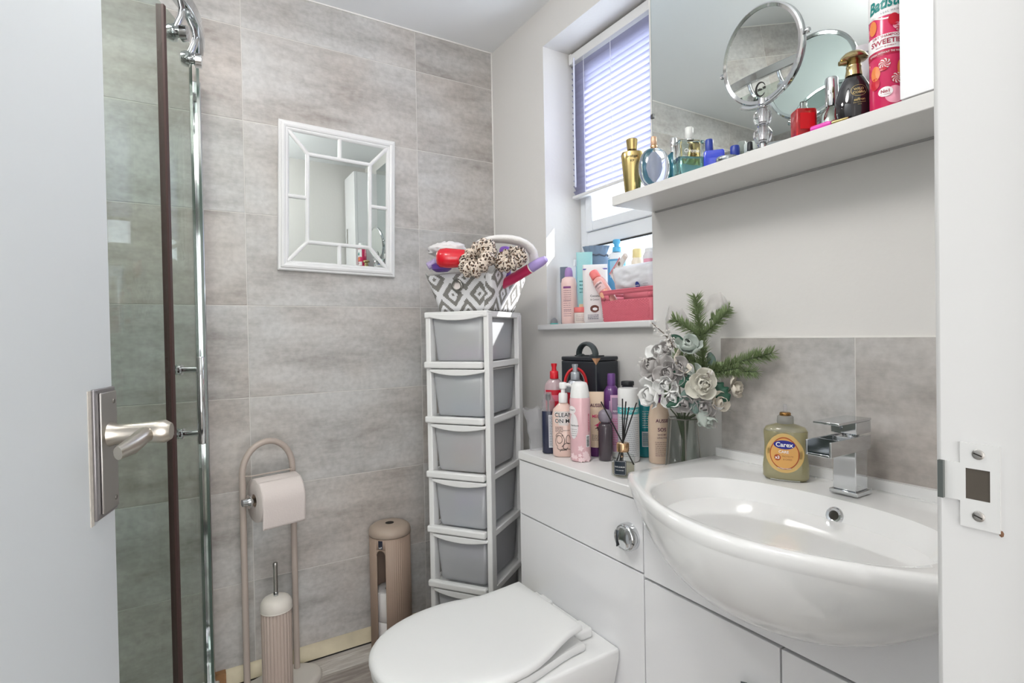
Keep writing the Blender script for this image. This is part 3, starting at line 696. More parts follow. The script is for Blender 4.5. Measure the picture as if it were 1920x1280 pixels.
def ring(f): return [f(p, q) for p, q in zip(outl, inn)]
def L_(x, y, z): return (x-OX, y-OY, z-OZ)
def shr(p, d):
    vx, vy = BX-p[0], BY-p[1]; l = hypot(vx, vy); return (min(p[0]+vx/l*d, XR-.0016), p[1]+vy/l*d)
rings = []
rings.append([L_(*shr(p, .03), ZD-.0395) for p, q in zip(outl, inn)])
rings.append([L_(*shr(p, .006), ZD-.036) for p, q in zip(outl, inn)])
rings.append([L_(*p, ZD-.022) for p, q in zip(outl, inn)])
rings.append([L_(*p, ZD-.009) for p, q in zip(outl, inn)])
rings.append([L_(*shr(p, .003), ZD-.003) for p, q in zip(outl, inn)])
rings.append([L_(*shr(p, .009), ZD) for p, q in zip(outl, inn)])
def dk(p, q):
    m_ = shr(p, .010); return m_
for k in (.25, .5, .75): rings.append([L_(dk(p, q)[0]*(1-k)+q[0]*k, dk(p, q)[1]*(1-k)+q[1]*k, ZD-.0015*k) for p, q in zip(outl, inn)])
rings.append([L_(*q, ZD-.003) for p, q in zip(outl, inn)])
def bowl(k, q):
    cx_, cy_ = BX+.03*(1-k), BY
    return (cx_+(q[0]-BX)*k, cy_+(q[1]-BY)*k, ZD-.003-.135*(1-k**2.6)**.9)
for k in (.99, .975, .955, .93, .88, .8, .7, .58, .45, .3, .15): rings.append([L_(*bowl(k, q)) for p, q in zip(outl, inn)])
bmb = MB().loft(rings, cap=True)
bmb.bx(XR-.0016-.020-OX, XR-.0016-OX, -HB+.012, HB-.012, ZD-OZ-.001, ZD-OZ+.0195)   # upstand along the wall
part('bowl', bmb, CERAMIC, ba, ang=55)
# bowed apron below the rim, blending into the front of the vanity
def zc(y): return .612+.165*abs((y-.565)/.325)**2.5
def apron(u, v):
    t = .985-1.97*u; y = YC+HB*t; a = v*pi/2
    xa, za = xfront(t)+.001, ZD-.020
    yb = .5575+(y-YC)*.915; xb, zb2 = XF+.004, min(zc(yb), ZD-.035)
    return L_(xb+(xa-xb)*cos(a)**.85, y+(yb-y)*sin(a), za+(zb2-za)*sin(a)**1.1)
part('apron', MB().grid(apron, 60, 18), CERAMIC, ba, ang=60)
ov = part('overflow_ring', MB().lathe([(.0075, .001), (.0085, .0035), (.0125, .0045), (.0145, .003), (.0155, .0005)], 28, cap=False, M=Matrix.Rotation(radians(-72), 3, 'Y'), c=L_(.9995, .531, .7655)), CHROME, ba)
part('overflow_hole', MB().lathe([(.0078, .001), (.001, .0012)], 20, M=Matrix.Rotation(radians(-72), 3, 'Y'), c=L_(.9995, .531, .7655)), mat('overflow_dark', '4b4842', .3, .6), ov)
part('waste_plug', MB().lathe([(.021, 0), (.019, .005), (.002, .006)], 28, c=L_(.897, .549, ZD-.1365)), CHROME, ba)

# ------------------------------------------------------------------ tap
tpx, tpy = 1.055, .532
tp = thing('basin_tap', 'square chrome waterfall mixer tap on the basin', 'tap', (tpx, tpy, ZD), radians(180))   # local +X faces the bowl
part('base_plate', MB().bx(-.025, .025, -.025, .025, .0005, .008), CHROME, tp, bev=.001)
part('column', MB().bx(-.0205, .0205, -.0205, .0205, .008, .098), CHROME, tp, bev=.0015)
b = MB(); b.bx(-.03, .105, -.0225, -.019, .081, .108).bx(-.03, .105, .019, .0225, .081, .108).bx(-.03, .105, -.019, .019, .081, .0855).bx(-.03, .02, -.019, .019, .0855, .106)
spt = part('spout', b, CHROME, tp, bev=.001)
part('spout_trough', MB().bx(.02, .104, -.0188, .0188, .0856, .088), mat('trough_dark', '77868e', .12, 1), spt)
part('neck', MB().lathe([(.014, .106), (.014, .114)], 20, c=(-.004, 0, 0)), CHROME, tp)
lvr = part('lever_block', MB().bx(-.03, .022, -.0225, .0225, .112, .134), CHROME, tp, bev=.0012)
part('lever_plate', MB().bx(-.031, .08, -.023, .023, .134, .1385), CHROME, lvr, bev=.001)
part('indicator', MB().lathe([(.0032, 0), (.002, .001)], 12, M=Matrix.Rotation(radians(90), 3, 'Y'), c=(.022, -.004, .123)), mat('dot', 'b9c0c6', .2, .8), lvr)

# ------------------------------------------------------------------ shelf, big mirror, wall cabinet
XS, ZS = .9834, 1.458
shf = thing('wall_shelf', 'long white shelf under the big mirror crowded with perfume bottles', 'shelf', (XR, .62, 1.4325))
part('shelf_board', MB().bx(XS-XR, -.0005, -.45, .465, 0, .0255), mat('shelf_white', 'd9d8d6', .4), shf, bev=.0015)
part('sealant_line', MB().bx(-.006, -.0005, -.45, .455, -.004, 0), mat('grey_sealant', 'a9a8a6', .8), shf)
bm_ = thing('mirror_panel', 'large frameless mirror on the wall above the white shelf', 'mirror', (XR, .75, ZS+.001))
part('mirror_glass', MB().bx(-.0065, -.0012, -.318, .328, 0, .72), MIRROR, bm_)
part('glass_edge', MB().bx(-.0068, -.001, .328, .3295, 0, .72), mat('mirror_edge', '8e9a98', .3), bm_)
part('mirror_clip', MB().bx(-.010, -.0004, .322, .333, .228, .240), mat('clip', '77787a', .3, .8), bm_, bev=.001)
cb = thing('wall_cabinet', 'tall white wall cabinet standing on the right end of the shelf', 'cabinet', (XR, .304, ZS+.004))
part('cabinet_body', MB().bx(-.130, -.0006, -.112, .112, 0, .70), GLOSSCAB, cb, bev=.001)
dd = part('cabinet_door', MB().bx(-.1475, -.1305, -.113, .113, .0, .70), GLOSSCAB, cb, bev=.001)
part('recessed_handle', rect_sweep(.03, .13, [(0, 0), (0, .003), (.004, .003), (.004, -.004)]).mesh('recessed_handle', CHROME) if 0 else MB().bx(-.1495, -.1475, -.078, -.058, .24, .36), STEEL, dd)
part('foot', MB().bx(-.13, -.02, .09, .108, -.0038, 0), BLACKP, cb)
# ------------------------------------------------------------------ small things
def M_(n, c, r=.35, **k): return mat(n, c, r, **k)
ZW = .7565
def bottle(label, cat, x, y, z, prof, m, e=2, sx=1, sy=1, d=0, name='bottle', n=32, body='body', group=None, ang=50):
    t = thing(name, label, cat, (x, y, z), face(x, y, d), group)
    part(body, MB().lathe(prof, n, sx, sy, e), m, t, ang=ang)
    t['_'] = 1; del t['_']
    return t
def lat(t, name, prof, m, e=2, sx=1, sy=1, n=24, c=(0, 0, 0), ang=50): return part(name, MB().lathe(prof, n, sx, sy, e, c), m, t, ang=ang)

# --- worktop: back row first
K0 = Vector((1.0255, 1.209, ZW)); ka = atan2(.012, .095)
cx_, cy_ = K0.x+.049*cos(ka)-.072*sin(ka), K0.y+.049*sin(ka)+.072*cos(ka)
t = thing('vanity_case', 'black vanity case with a black loop handle on top against the wall', 'case', (cx_, cy_, ZW), ka)
BOXM = M_('case_black', '2b2f35', .35)
part('case_body', MB().bx(-.049, .049, -.072, .072, .0005, .262), BOXM, t, bev=.004)
part('case_lid', MB().bx(-.0488, .0488, -.0718, .0718, .2626, .2745), BOXM, t, bev=.003)
hp_ = [(-.02+.34*.050*cos(radians(a)), .050*cos(radians(a))-.01, .279+.034*sin(radians(a))) for a in range(-8, 189, 12)]
part('carry_handle', MB().tube([(-.01, .02, .276)]+hp_+[(-.03, -.04, .276)], (.010, .0065), 12, flat=(1, 0, 0)), M_('handle_grey', '3c4446', .45), t)
part('handle_plate', MB().bx(-.012, .012, -.05, .05, .274, .278), BLACKP, t, bev=.001)
part('worn_corner', MB().add([(-.0494, -.0724, .2715), (-.0494, -.056, .2715), (-.0494, -.0724, .252)], [(0, 1, 2)]).add([(-.0494, -.0725, .2715), (-.030, -.0725, .2715), (-.0494, -.0725, .252)], [(0, 1, 2)]), M_('worn_tan', 'b98b68', .8), t)
t = thing('hair_band', 'red and silver arched hair band standing in front of the black case', 'hair band', (.992, 1.262, ZW), face(.992, 1.262))
pts = [(0, -.029, .001), (0, -.031, .12)]+[(0, -.031*cos(radians(a)), .196+.046*sin(radians(a))) for a in range(0, 181, 12)]+[(0, .031, .12), (0, .029, .001)]
part('band', MB().tube(pts, (.006, .0045), 10, flat=(1, 0, 0)), M_('gloss_red', 'd2353a', .15), t)
part('silver_edge', MB().tube([(-.0045, y*.87, z-.004) for x, y, z in pts], .002, 6), M_('silver_pink', 'd8c9c9', .2, metal=.6), t)
def pump(t, z, m, r=.011, neck=.012):
    lat(t, 'collar', [(r*1.3, z), (r*1.35, z+.002), (r*1.25, z+.014), (r*.9, z+.016)], m)
    h = lat(t, 'pump_head', [(r*.55, z+.016), (r*.5, z+.025), (r*.95, z+.030), (r, z+.037), (r*.8, z+.040)], m)
    return h
# red twist cap bottle
t = bottle('slim bottle with red twist cap and red label behind the navy bottle', 'bottle', .960, 1.324, ZW, [(.024, .0005), (.0265, .004), (.0275, .10), (.0275, .175), (.024, .195), (.014, .208), (.009, .212)], M_('red_clear', 'b9a2a6', .15, coat=.4), sx=.62, sy=1.14)
pr = lambda z: .0275
patch(t, -.026, .026, .10, .178, wrap(.0275, 0, 0, .62, 1.14, .0006), M_('label_red', 'c8102e', .4), 12, 2, 'label')
patch(t, -.026, .026, .145, .163, wrap(.0275, 0, .05, .62, 1.14, .0011), M_('label_pink', 'd96f86', .4), 12, 2, 'label_band')
lat(t, 'collar', [(.0125, .211), (.013, .214), (.0125, .232), (.010, .234)], M_('cap_red', 'd3212f', .35))
lat(t, 'twist_cap', [(.0075, .234), (.0065, .243), (.009, .252), (.0085, .256)], MATS['cap_red'])
# grey cap red bottle
t = bottle('red bottle with silver grey shoulders and grey twist cap behind the pale pump bottle', 'bottle', .976, 1.2435, ZW, [(.024, .0005), (.0275, .004), (.0275, .178), (.026, .19), (.016, .207), (.010, .212)], M_('bottle_red', 'b81f33', .2, coat=.4), sx=.6, sy=1.1)
lat(t, 'shoulder', [(.0280, .176), (.0268, .191), (.0165, .208), (.0105, .2125)], M_('grey_silver', '9da0a6', .3, metal=.5), sx=.61, sy=1.1)
lat(t, 'collar', [(.0125, .211), (.013, .214), (.0125, .232), (.010, .234)], M_('cap_grey', 'a5aab0', .3, metal=.3))
lat(t, 'twist_cap', [(.0075, .234), (.0065, .243), (.009, .252), (.0085, .256)], MATS['cap_grey'])
# clear bag
t = thing('plastic_bag', 'crumpled clear plastic bag at the far left end of the worktop', 'bag', (.905, 1.343, ZW), face(.905, 1.343))
def bag(u, v):
    a = 2*pi*u; r = .018+.012*v+.012*noise.noise(Vector((cos(a)*1.5, sin(a)*1.5, v*3)))
    return (r*cos(a)*.6, r*sin(a)*1.0-.003*v, .001+.125*v+.012*noise.noise(Vector((cos(a)*2, sin(a)*2, 5+v))) * v)
part('film', MB().grid(bag, 26, 10, True), CLEARP, t)
# navy bottle
t = bottle('navy bottle with a clear top and white back label at the left of the worktop', 'bottle', .914, 1.292, ZW, [(.0165, .0005), (.0195, .004), (.0195, .118), (.0192, .122)], M_('navy', '2a2f47', .25, coat=.3), e=3, sx=.8)
lat(t, 'clear_shoulder', [(.0192, .1225), (.0188, .15), (.012, .165), (.010, .176)], CLEARP, e=2.6, sx=.8)
lat(t, 'dark_pump', [(.0025, .123), (.003, .15), (.0075, .156), (.007, .170), (.003, .173)], INK)
patch(t, .000, .017, .018, .112, flat(.0160), M_('label_pale', 'd5d8de', .5), 6, 2, 'back_label')
lines(t, .002, .016, .022, .108, 22, flat(.0165), INK, .0011, 3)
# clean on me pump bottle
t = bottle('pale peach pump bottle with a girl drawing printed in black and white', 'pump bottle', .923, 1.232, ZW, [(.024, .0005), (.029, .004), (.030, .05), (.030, .118), (.027, .133), (.014, .147), (.011, .152)], M_('peach_soap', 'e6c9bd', .18, coat=.4), sx=.6, sy=1.06, e=2.3)
WH = M_('pump_white', 'efefee', .3)
lat(t, 'collar', [(.0125, .151), (.0128, .154), (.0128, .174), (.0108, .178)], WH)
ph = lat(t, 'pump_head', [(.006, .178), (.0058, .188), (.0105, .191), (.0110, .205), (.008, .208)], WH)
part('nozzle', MB().tube([(0, 0, .200), (.004, .014, .201), (.006, .024, .198)], (.0055, .0045), 10), WH, ph)
f = wrap(.030, 0, 0, .6, 1.06, .0008)
patch(t, -.0265, .0265, .089, .128, f, M_('panel_grey', 'd9d3cf', .4), 14, 3, 'label')
f2 = wrap(.030, 0, 0, .6, 1.06, .0014)
for s_, z in (('CLEAN', .118), ('ON ME', .101)):
    text(t, s_, .0175, lambda u, v, z=z: f2(u, v+z), INKW, .045, w=.052); f3 = wrap(.030, 0, 0, .6, 1.06, .0019)
    text(t, s_, .0165, lambda u, v, z=z: f3(u, v+z), INK, .012, w=.049)
lines(t, -.024, -.002, .070, .086, 5, f2, INK, .0012, 11); text(t, 'SHOWER GEL', .0045, lambda u, v: f2(u+.012, v+.075), INK)
# line drawing of a girl's head and hair: strokes only
b = MB()
for k, (u0, v0, ru, rv, a0, a1) in enumerate([(-.012, .050, .008, .011, 0, 360), (-.012, .056, .011, .012, 20, 170), (-.012, .046, .012, .017, 100, 250), (-.010, .046, .012, .017, -70, 70), (.010, .03, .012, .010, 20, 260), (.006, .018, .016, .006, 0, 200), (.012, .05, .006, .012, 0, 300), (-.004, .028, .014, .008, 180, 360)]):
    n = 16
    for i in range(n):
        a, c = radians(a0+(a1-a0)*i/n), radians(a0+(a1-a0)*(i+1)/n); w = .0007
        b.add([f2(u0+(ru+q)*cos(x), v0+(rv+q)*sin(x)) for q, x in ((-w, a), (w, a), (w, c), (-w, c))], [(0, 1, 2, 3)])
part('line_drawing', b, INK, t, ang=0)
# pink can
t = bottle('tall pale pink can with a white domed cap at the front of the worktop', 'can', .930, 1.166, ZW, [(.024, .0005), (.0278, .004), (.0278, .164), (.0265, .171)], M_('can_pink', 'ecc0c6', .25, coat=.5, var=.06, vscale=30), name='spray_can')
lat(t, 'dome_cap', [(.0262, .171), (.0262, .176), (.0225, .202), (.0185, .211), (.010, .2135), (.002, .214)], WH)
f = wrap(.0278, 0, 0, off=.0006); f2 = wrap(.0278, 0, 0, off=.0011)
patch(t, -.034, -.006, .062, .130, f, M_('white_tag', 'ece7e8', .4), 8, 4, 'label', 'oval'); text(t, 'Foamburst', .0062, lambda u, v: f2(u-.018, v+.098), INK, .01, .3); lines(t, -.030, -.010, .068, .090, 4, f2, INK, .0009, 8)
patch(t, -.040, -.012, .128, .150, f2, M_('splash_white', 'f6efef', .4), 8, 3, 'label', 'oval'); text(t, 'SO SILKY', .0055, lambda u, v: wrap(.0278, 0, 0, off=.0016)(u-.026, v+.139), INK, .01)
text(t, 'GENTLE FOAM', .0072, lambda u, v: f2(.026-v, .105+u), M_('ink_rose', 'c23b62', .5), .01)
patch(t, .016, .028, .040, .072, f, INKW, 4, 3, 'barcode_panel'); b = MB(); rg = random.Random(5); v_ = .042
while v_ < .070:
    w_ = rg.choice((.0006, .0011, .0016)); b.grid(lambda a, c: f2(.0175+.009*a, v_+w_*c), 3, 1); v_ += w_+.0009
part('barcode', b, INK, t, ang=0)
b = MB(); rg = random.Random(9)
for k in range(14):
    u0, v0, rr = rg.uniform(-.03, .03), rg.uniform(.006, .040), rg.uniform(.004, .009); b.add([f(u0, v0)]+[f(u0+rr*(1+.25*cos(5*a))*cos(a), v0+rr*(1+.25*cos(5*a))*sin(a)) for a in [2*pi*i/20 for i in range(20)]], [(0, 1+i, 1+(i+1) % 20) for i in range(20)])
part('printed_flowers', b, M_('petal_print', 'f5d9dc', .4), t, ang=0)
# aussie mega tube
def squeeze(label, cat, x, y, z, h, w, dth, m, cap=None, caph=.02, d=0, inv=True, name='tube'):
    """squeeze tube standing on its cap, flat crimp at the top"""
    t = thing(name, label, cat, (x, y, z), face(x, y, d)); rings = []
    for k in range(9):
        v = k/8; zz = (caph if cap else .0005)+(h-(caph if cap else 0))*v
        a, bb = dth/2*(1-v)**.7+.0012, w/2*(.88+.12*v)
        rings.append([(a*cos(2*pi*j/28), bb*sin(2*pi*j/28), zz) for j in range(28)])
    part('tube_body', MB().loft(rings), m, t, ang=60)
    if cap: lat(t, 'cap', [(.97, .0005), (1, .002), (1, caph)], cap, sx=dth/2*1.03, sy=w/2*.9)
    return t
def tubemap(h, w, dth, caph, off=.001):
    def f(u, v):
        k = max(0, min(1, (v-caph)/(h-caph))); a, bb = dth/2*(1-k)**.7+.0012, w/2*(.88+.12*k)
        s_ = max(-1, min(1, u/bb)); return (a*sqrt(max(0, 1-s_*s_))+off, u, v)
    return f
t = squeeze('cream hair tube with purple cap standing on its cap behind the pink can', 'tube', 1.0, 1.181, ZW, .180, .044, .030, M_('tube_cream', 'e4cdb4', .35), M_('purple_dark', '5b2b63', .35), .026)
f = tubemap(.178, .044, .030, .026); PUR = M_('ink_plum', '572040', .5)
text(t, 'AUSSIE', .013, lambda u, v: f(u+.000, v+.142), PUR, .02, w=.034); text(t, 'MEGA', .012, lambda u, v: f(u+.002, v+.112), M_('ink_pink', 'd6336c', .5), .02, w=.028); lines(t, -.014, .016, .045, .062, 4, f, INK, .001, 2)
b = MB()   # kangaroo emblem: leaping body, tail, legs and head as filled shapes
def kang(k, ou, ov, m): 
    pts = [(-9, 1), (-5, 3), (-2, 5), (1, 6), (3, 9), (5, 10), (6, 8.5), (4.5, 7), (4, 5), (6, 3.5), (4.5, 3), (3, 3), (2, 1), (4, -2), (2.5, -4), (1.5, -1.5), (0, 0), (-1.5, -4), (-4, -5), (-2.8, -2), (-4, 1), (-7, 0), (-9, 0)]
    bb = MB().add([f(ou+p[0]*k, ov+p[1]*k) for p in pts], [tuple(range(len(pts)))]); part('kangaroo_emblem', bb, m, t, ang=0)
kang(.0011, .004, .086, M_('ink_pink', 'd6336c')); kang(.0011, .006, .078, INK)
# dark bottle
t = bottle('smoky dark bottle with a grey ball cap behind the reed diffuser', 'bottle', .986, 1.128, ZW, [(.017, .0005), (.0195, .004), (.0195, .085), (.018, .096), (.012, .102)], M_('smoke', '4a4148', .12, coat=.5))
lat(t, 'ball_cap', [(.010, .1015), (.016, .106), (.0195, .117), (.0175, .129), (.010, .136), (.002, .138)], M_('cap_lilac_grey', '8b8490', .3))
# purple bottle
t = bottle('tall purple shampoo bottle with a purple cap in front of the black case', 'bottle', 1.060, 1.184, ZW, [(.021, .0005), (.0235, .004), (.0235, .165), (.022, .178), (.0135, .192), (.011, .194)], M_('purple', '6b3f7f', .28, coat=.3))
lat(t, 'cap', [(.0115, .194), (.0118, .197), (.0112, .226), (.010, .228)], M_('purple_cap', '70498a', .35))
patch(t, -.012, .016, .105, .152, wrap(.0235, 0, .2, off=.0008), M_('label_lilac', 'cdb4d2', .4), 8, 3, 'label')
# lilac tube
t = squeeze('slim lilac and pink tube squeezed between the purple bottle and the white can', 'tube', 1.031, 1.133, ZW, .172, .032, .022, M_('tube_lilac', 'd3a9c6', .35), WH, .018)
f = tubemap(.172, .032, .022, .018); patch(t, -.012, .012, .12, .165, f, M_('label_mauve', '8f7a95', .4), 6, 3, 'label'); text(t, 'REPAIR', .006, lambda u, v: tubemap(.172, .032, .022, .018, .0016)(u, v+.128), INKW, .01); lines(t, -.011, .011, .035, .11, 12, f, M_('ink_pink', 'd6336c'), .001, 4)
# black lidded jar
t = bottle('black topped pot just visible behind the white dry shampoo can', 'pot', 1.078, 1.137, ZW, [(.015, .0005), (.016, .004), (.016, .192), (.014, .196)], M_('pot_grey', '4d4f58', .4), name='pot')
lat(t, 'lid', [(.0175, .196), (.018, .198), (.018, .206), (.016, .208)], BLACKP)
# dry shampoo can
t = bottle('white dry shampoo can with a teal band behind the reed diffuser', 'can', 1.030, 1.085, ZW, [(.0255, .0005), (.0285, .004), (.0285, .147), (.027, .151)], M_('can_white', 'dfe0e2', .28), name='spray_can')
lat(t, 'cap', [(.0272, .151), (.0278, .153), (.0278, .190), (.0262, .195), (.002, .196)], WH)
f = wrap(.0285, 0, 0, off=.0006); f2 = wrap(.0285, 0, 0, off=.0012)
patch(t, -.040, .040, .128, .146, f, M_('teal_light', '4fb3b5', .4), 24, 2, 'label_band'); text(t, 'DRY BOOST', .010, lambda u, v: f2(u+.002, v+.137), INKW, .01); lines(t, -.028, .028, .015, .122, 20, f2, M_('ink_grey', '8a8f98'), .0012, 6); text(t, 'Clean', .008, lambda u, v: f2(u-.012, v+.118), M_('ink_teal', '1f6e73'), .01)
# teal can
t = bottle('slim teal can with a white barcode panel beside the vase', 'can', 1.105, 1.100, ZW, [(.0205, .0005), (.0235, .004), (.0235, .140), (.018, .150), (.017, .160), (.002, .161)], M_('can_teal', '1e8a92', .25, coat=.4), name='spray_can')
f = wrap(.0235, 0, 0, off=.0006); f2 = wrap(.0235, 0, 0, off=.0012)
patch(t, -.008, .018, .03, .072, f, M_('label_pale', 'd5d8de'), 8, 2, 'barcode_panel'); b = MB(); v_ = .034
while v_ < .068: b.grid(lambda a, c: f2(-.006+.022*a, v_+.0016*c), 4, 1); v_ += .0032
part('barcode', b, M_('ink_teal', '1f6e73'), t, ang=0); lines(t, -.006, .018, .08, .13, 8, f2, INKW, .001, 12)
# aussie bottle
t = bottle('beige shampoo bottle with plum lettering behind the glass vase', 'bottle', 1.078, 1.022, ZW, [(.024, .0005), (.027, .005), (.028, .06), (.0275, .12), (.022, .150), (.014, .160)], M_('beige', 'dcc4ae', .3, coat=.3), sx=.8)
lat(t, 'cap', [(.0135, .160), (.014, .162), (.013, .178), (.011, .180)], M_('cap_plum', '6a3b6a', .35))
f = wrap(.0275, 0, 0, .8, 1, .0009)
text(t, 'AUSSIE', .012, lambda u, v: f(u+.010, v+.113), PUR, .02, w=.036); text(t, 'SOS', .013, lambda u, v: f(u+.008, v+.09), PUR, .02); text(t, 'SAVE MY', .006, lambda u, v: f(u+.008, v+.077), PUR, .01); text(t, 'LENGTHS', .006, lambda u, v: f(u+.008, v+.069), PUR, .01); lines(t, -.010, .024, .02, .06, 8, f, PUR, .001, 21)
# reed diffuser
t = thing('reed_diffuser', 'clear glass reed diffuser with rose gold collar and black reeds at worktop front edge', 'diffuser', (.910, .9795, ZW), face(.910, .9795))
part('glass_bottle', MB().lathe([(.024, .0005), (.0285, .003), (.0285, .044), (.026, .050), (.014, .055), (.0125, .060)], 36), VASEG, t)
part('oil', MB().lathe([(.023, .003), (.0262, .006), (.0262, .030), (.002, .0301)], 32), thin_glass('oil', 'e9e6dc', 1.2), t)
part('gold_collar', MB().lathe([(.0125, .058), (.0145, .059), (.0150, .062), (.0150, .078), (.0135, .080), (.0045, .0795)], 32), ROSEG, t)
f = wrap(.0285, 0, -.28, off=.0006); lb = patch(t, -.0155, .0155, .007, .042, f, M_('label_black', '26303a', .4), 8, 3, 'label')
f2 = wrap(.0285, 0, -.28, off=.0012); text(t, 'OUD & MUSK', .0042, lambda u, v: f2(u, v+.027), INKW, .01); text(t, 'REED DIFFUSER', .0028, lambda u, v: f2(u, v+.019), INKW)
b = MB()
for u0, u1, v0, v1 in ((-.0140, .0140, .0400, .0404), (-.0140, .0140, .0086, .009), (-.0140, -.0136, .009, .040), (.0136, .0140, .009, .040)): b.grid(lambda a, c: f2(u0+(u1-u0)*a, v0+(v1-v0)*c), 6, 1)
part('label_border', b, INKW, lb, ang=0)
for y1, x1, z1 in ((-.050, .0, .178), (.001, .006, .186), (.009, -.006, .178), (.016, .004, .166), (.034, .0, .176)):
    q = Vector((x1, y1, z1)); p = Vector((-x1*.3, -y1*.18, .06)); e_ = p+(p-q)*.28; e_.z = max(e_.z, .006)
    part('reed', MB().tube([(e_.x, e_.y, e_.z), p, q], .0016, 8), INK, t)
# geometric glass vase
VX, VY = 1.0755, .940
t = thing('glass_vase', 'six sided clear glass vase with metal edges at the right end of the worktop', 'vase', (VX, VY, ZW), face(VX, VY)+radians(8))
hexb = [(.046*cos(radians(60*k)), .046*sin(radians(60*k)), .002) for k in range(6)]; hext = [(.036*cos(radians(60*k)), .036*sin(radians(60*k)), .128) for k in range(6)]
for k in range(6):
    part('glass_panel', MB().add([hexb[k], hexb[(k+1) % 6], hext[(k+1) % 6], hext[k]], [(0, 1, 2, 3)]), VASEG, t, solid=.0015)
    part('metal_edge', MB().tube([hexb[k], hext[k]], .0019, 6), STEEL, t); part('metal_edge', MB().tube([hext[k], hext[(k+1) % 6]], .0017, 6), STEEL, t); part('metal_edge', MB().tube([hexb[k], hexb[(k+1) % 6]], .0017, 6), STEEL, t)
part('base_plate', MB().add([(x*.98, y*.98, .0012) for x, y, z in hexb], [(0, 1, 2, 3, 4, 5)]), VASEG, t, solid=.0015)

# --- bouquet of artificial flowers
BQ = Vector((VX, VY, ZW+.02))
bq = thing('flower_bouquet', 'bouquet of artificial white and grey roses with green pine sprigs in the glass vase', 'flowers', BQ)
GREEN = M_('pine_green', '8a9c70', .6, var=.25, vscale=60); GREEND = M_('holly_green', '2f5a48', .45); STEM = M_('stem_green', '5a6650', .7)
GREYF = M_('petal_grey', 'b3afad', .85, var=.1, vscale=40); WHITEF = M_('petal_white', 'ececea', .85, var=.05, vscale=40); SAGE = M_('petal_sage', 'b9c2bb', .85); CREAM = M_('petal_cream', 'e0d8ca', .8)
def ray(px, py, r):
    d = fw+(px-960)/1024.2*rt-(py-640)/1024.2*up; k = r/hypot(d.x, d.y); return Vector((d.x*k, d.y*k, d.z*k+1.10))
RB = 1.385
def bp(px, py, dr=0): return ray(px, py, RB+dr)-BQ      # a bouquet point measured from the photograph, on the bouquet's own depth
tocam = Vector((-.75, -.66, 0)).normalized()
def sprig(p, q, w0=.016, n=230, bend=0, seed=1):
    w0 *= 1.85; n = int(n*1.5)
    rg = random.Random(seed); p, q = Vector(p), Vector(q); mid = (p+q)/2+Vector((0, 0, bend))
    C = [p*(1-s)**2+mid*2*s*(1-s)+q*s*s for s in [i/12 for i in range(13)]]
    st_ = part('pine_sprig', MB().tube(C, .0018, 6), STEM, bq); b = MB()
    for k in range(n):
        s = rg.uniform(.04, 1); i = min(11, int(s*12)); o = C[i].lerp(C[i+1], s*12-i); ax = (C[i+1]-C[i]).normalized()
        pr_ = ax.orthogonal().normalized(); pr_.rotate(Matrix.Rotation(rg.uniform(0, 2*pi), 3, ax))
        d = (ax*rg.uniform(.5, .95)+pr_).normalized()*w0*rg.uniform(.75, 1.15)*(1 if s < .85 else 1.25-(s-.0)*.35)
        sd = d.cross(Vector((.3, .5, .8))).normalized()*.0011; sd2 = d.cross(sd).normalized()*.0006
        b.add([o+sd, o-sd, o+sd2, o+d*.6+sd*.9, o+d*.6-sd*.9, o+d*.6+sd2, o+d], [(0, 1, 4, 3), (1, 2, 5, 4), (2, 0, 3, 5), (3, 4, 6), (4, 5, 6), (5, 3, 6)])
    nd = part('needles', b, GREEN, st_, ang=0); tag(nd, kind='stuff')
J = bp(1312, 632, -.01)
sprig(bp(1322, 705), bp(1304, 558, -.01), .015, 420, 0, 1); sprig(J, bp(1262, 598, -.02), .013, 170, .006, 2); sprig(J, bp(1366, 582, -.03), .013, 190, -.004, 3)
sprig(bp(1318, 700), bp(1447, 662, -.07), .014, 330, .004, 4); sprig(bp(1350, 690, -.02), bp(1418, 697, -.055), .012, 170, -.004, 5); sprig(bp(1325, 690), bp(1268, 665, -.035), .014, 190, .002, 6); sprig(bp(1320, 690), bp(1300, 690, -.04), .014, 120, .0, 7); sprig(bp(1330, 600, .01), bp(1368, 574, .0), .010, 60, 0, 8)
sprig(bp(1330, 700, -.01), bp(1385, 690, -.05), .014, 150, .0, 9)
def petal(b, c, ax, side, L, Wd, cup, curl, ruffle=0, seed=0):
    ax, side = Vector(ax).normalized(), Vector(side).normalized(); nrm = ax.cross(side).normalized()
    def fn(u, v):
        x = (u-.5)*2; w = Wd*(sin(pi*(v*.82+.06))**.6)
        return Vector(c)+ax*L*v+side*x*w*.5+nrm*(cup*(x*x*.5-1*sin(pi*v*.9)*.5)*Wd+curl*v**3*L+ruffle*noise.noise(Vector((u*4+seed, v*4, seed)))*Wd)
    b.grid(fn, 6, 6)
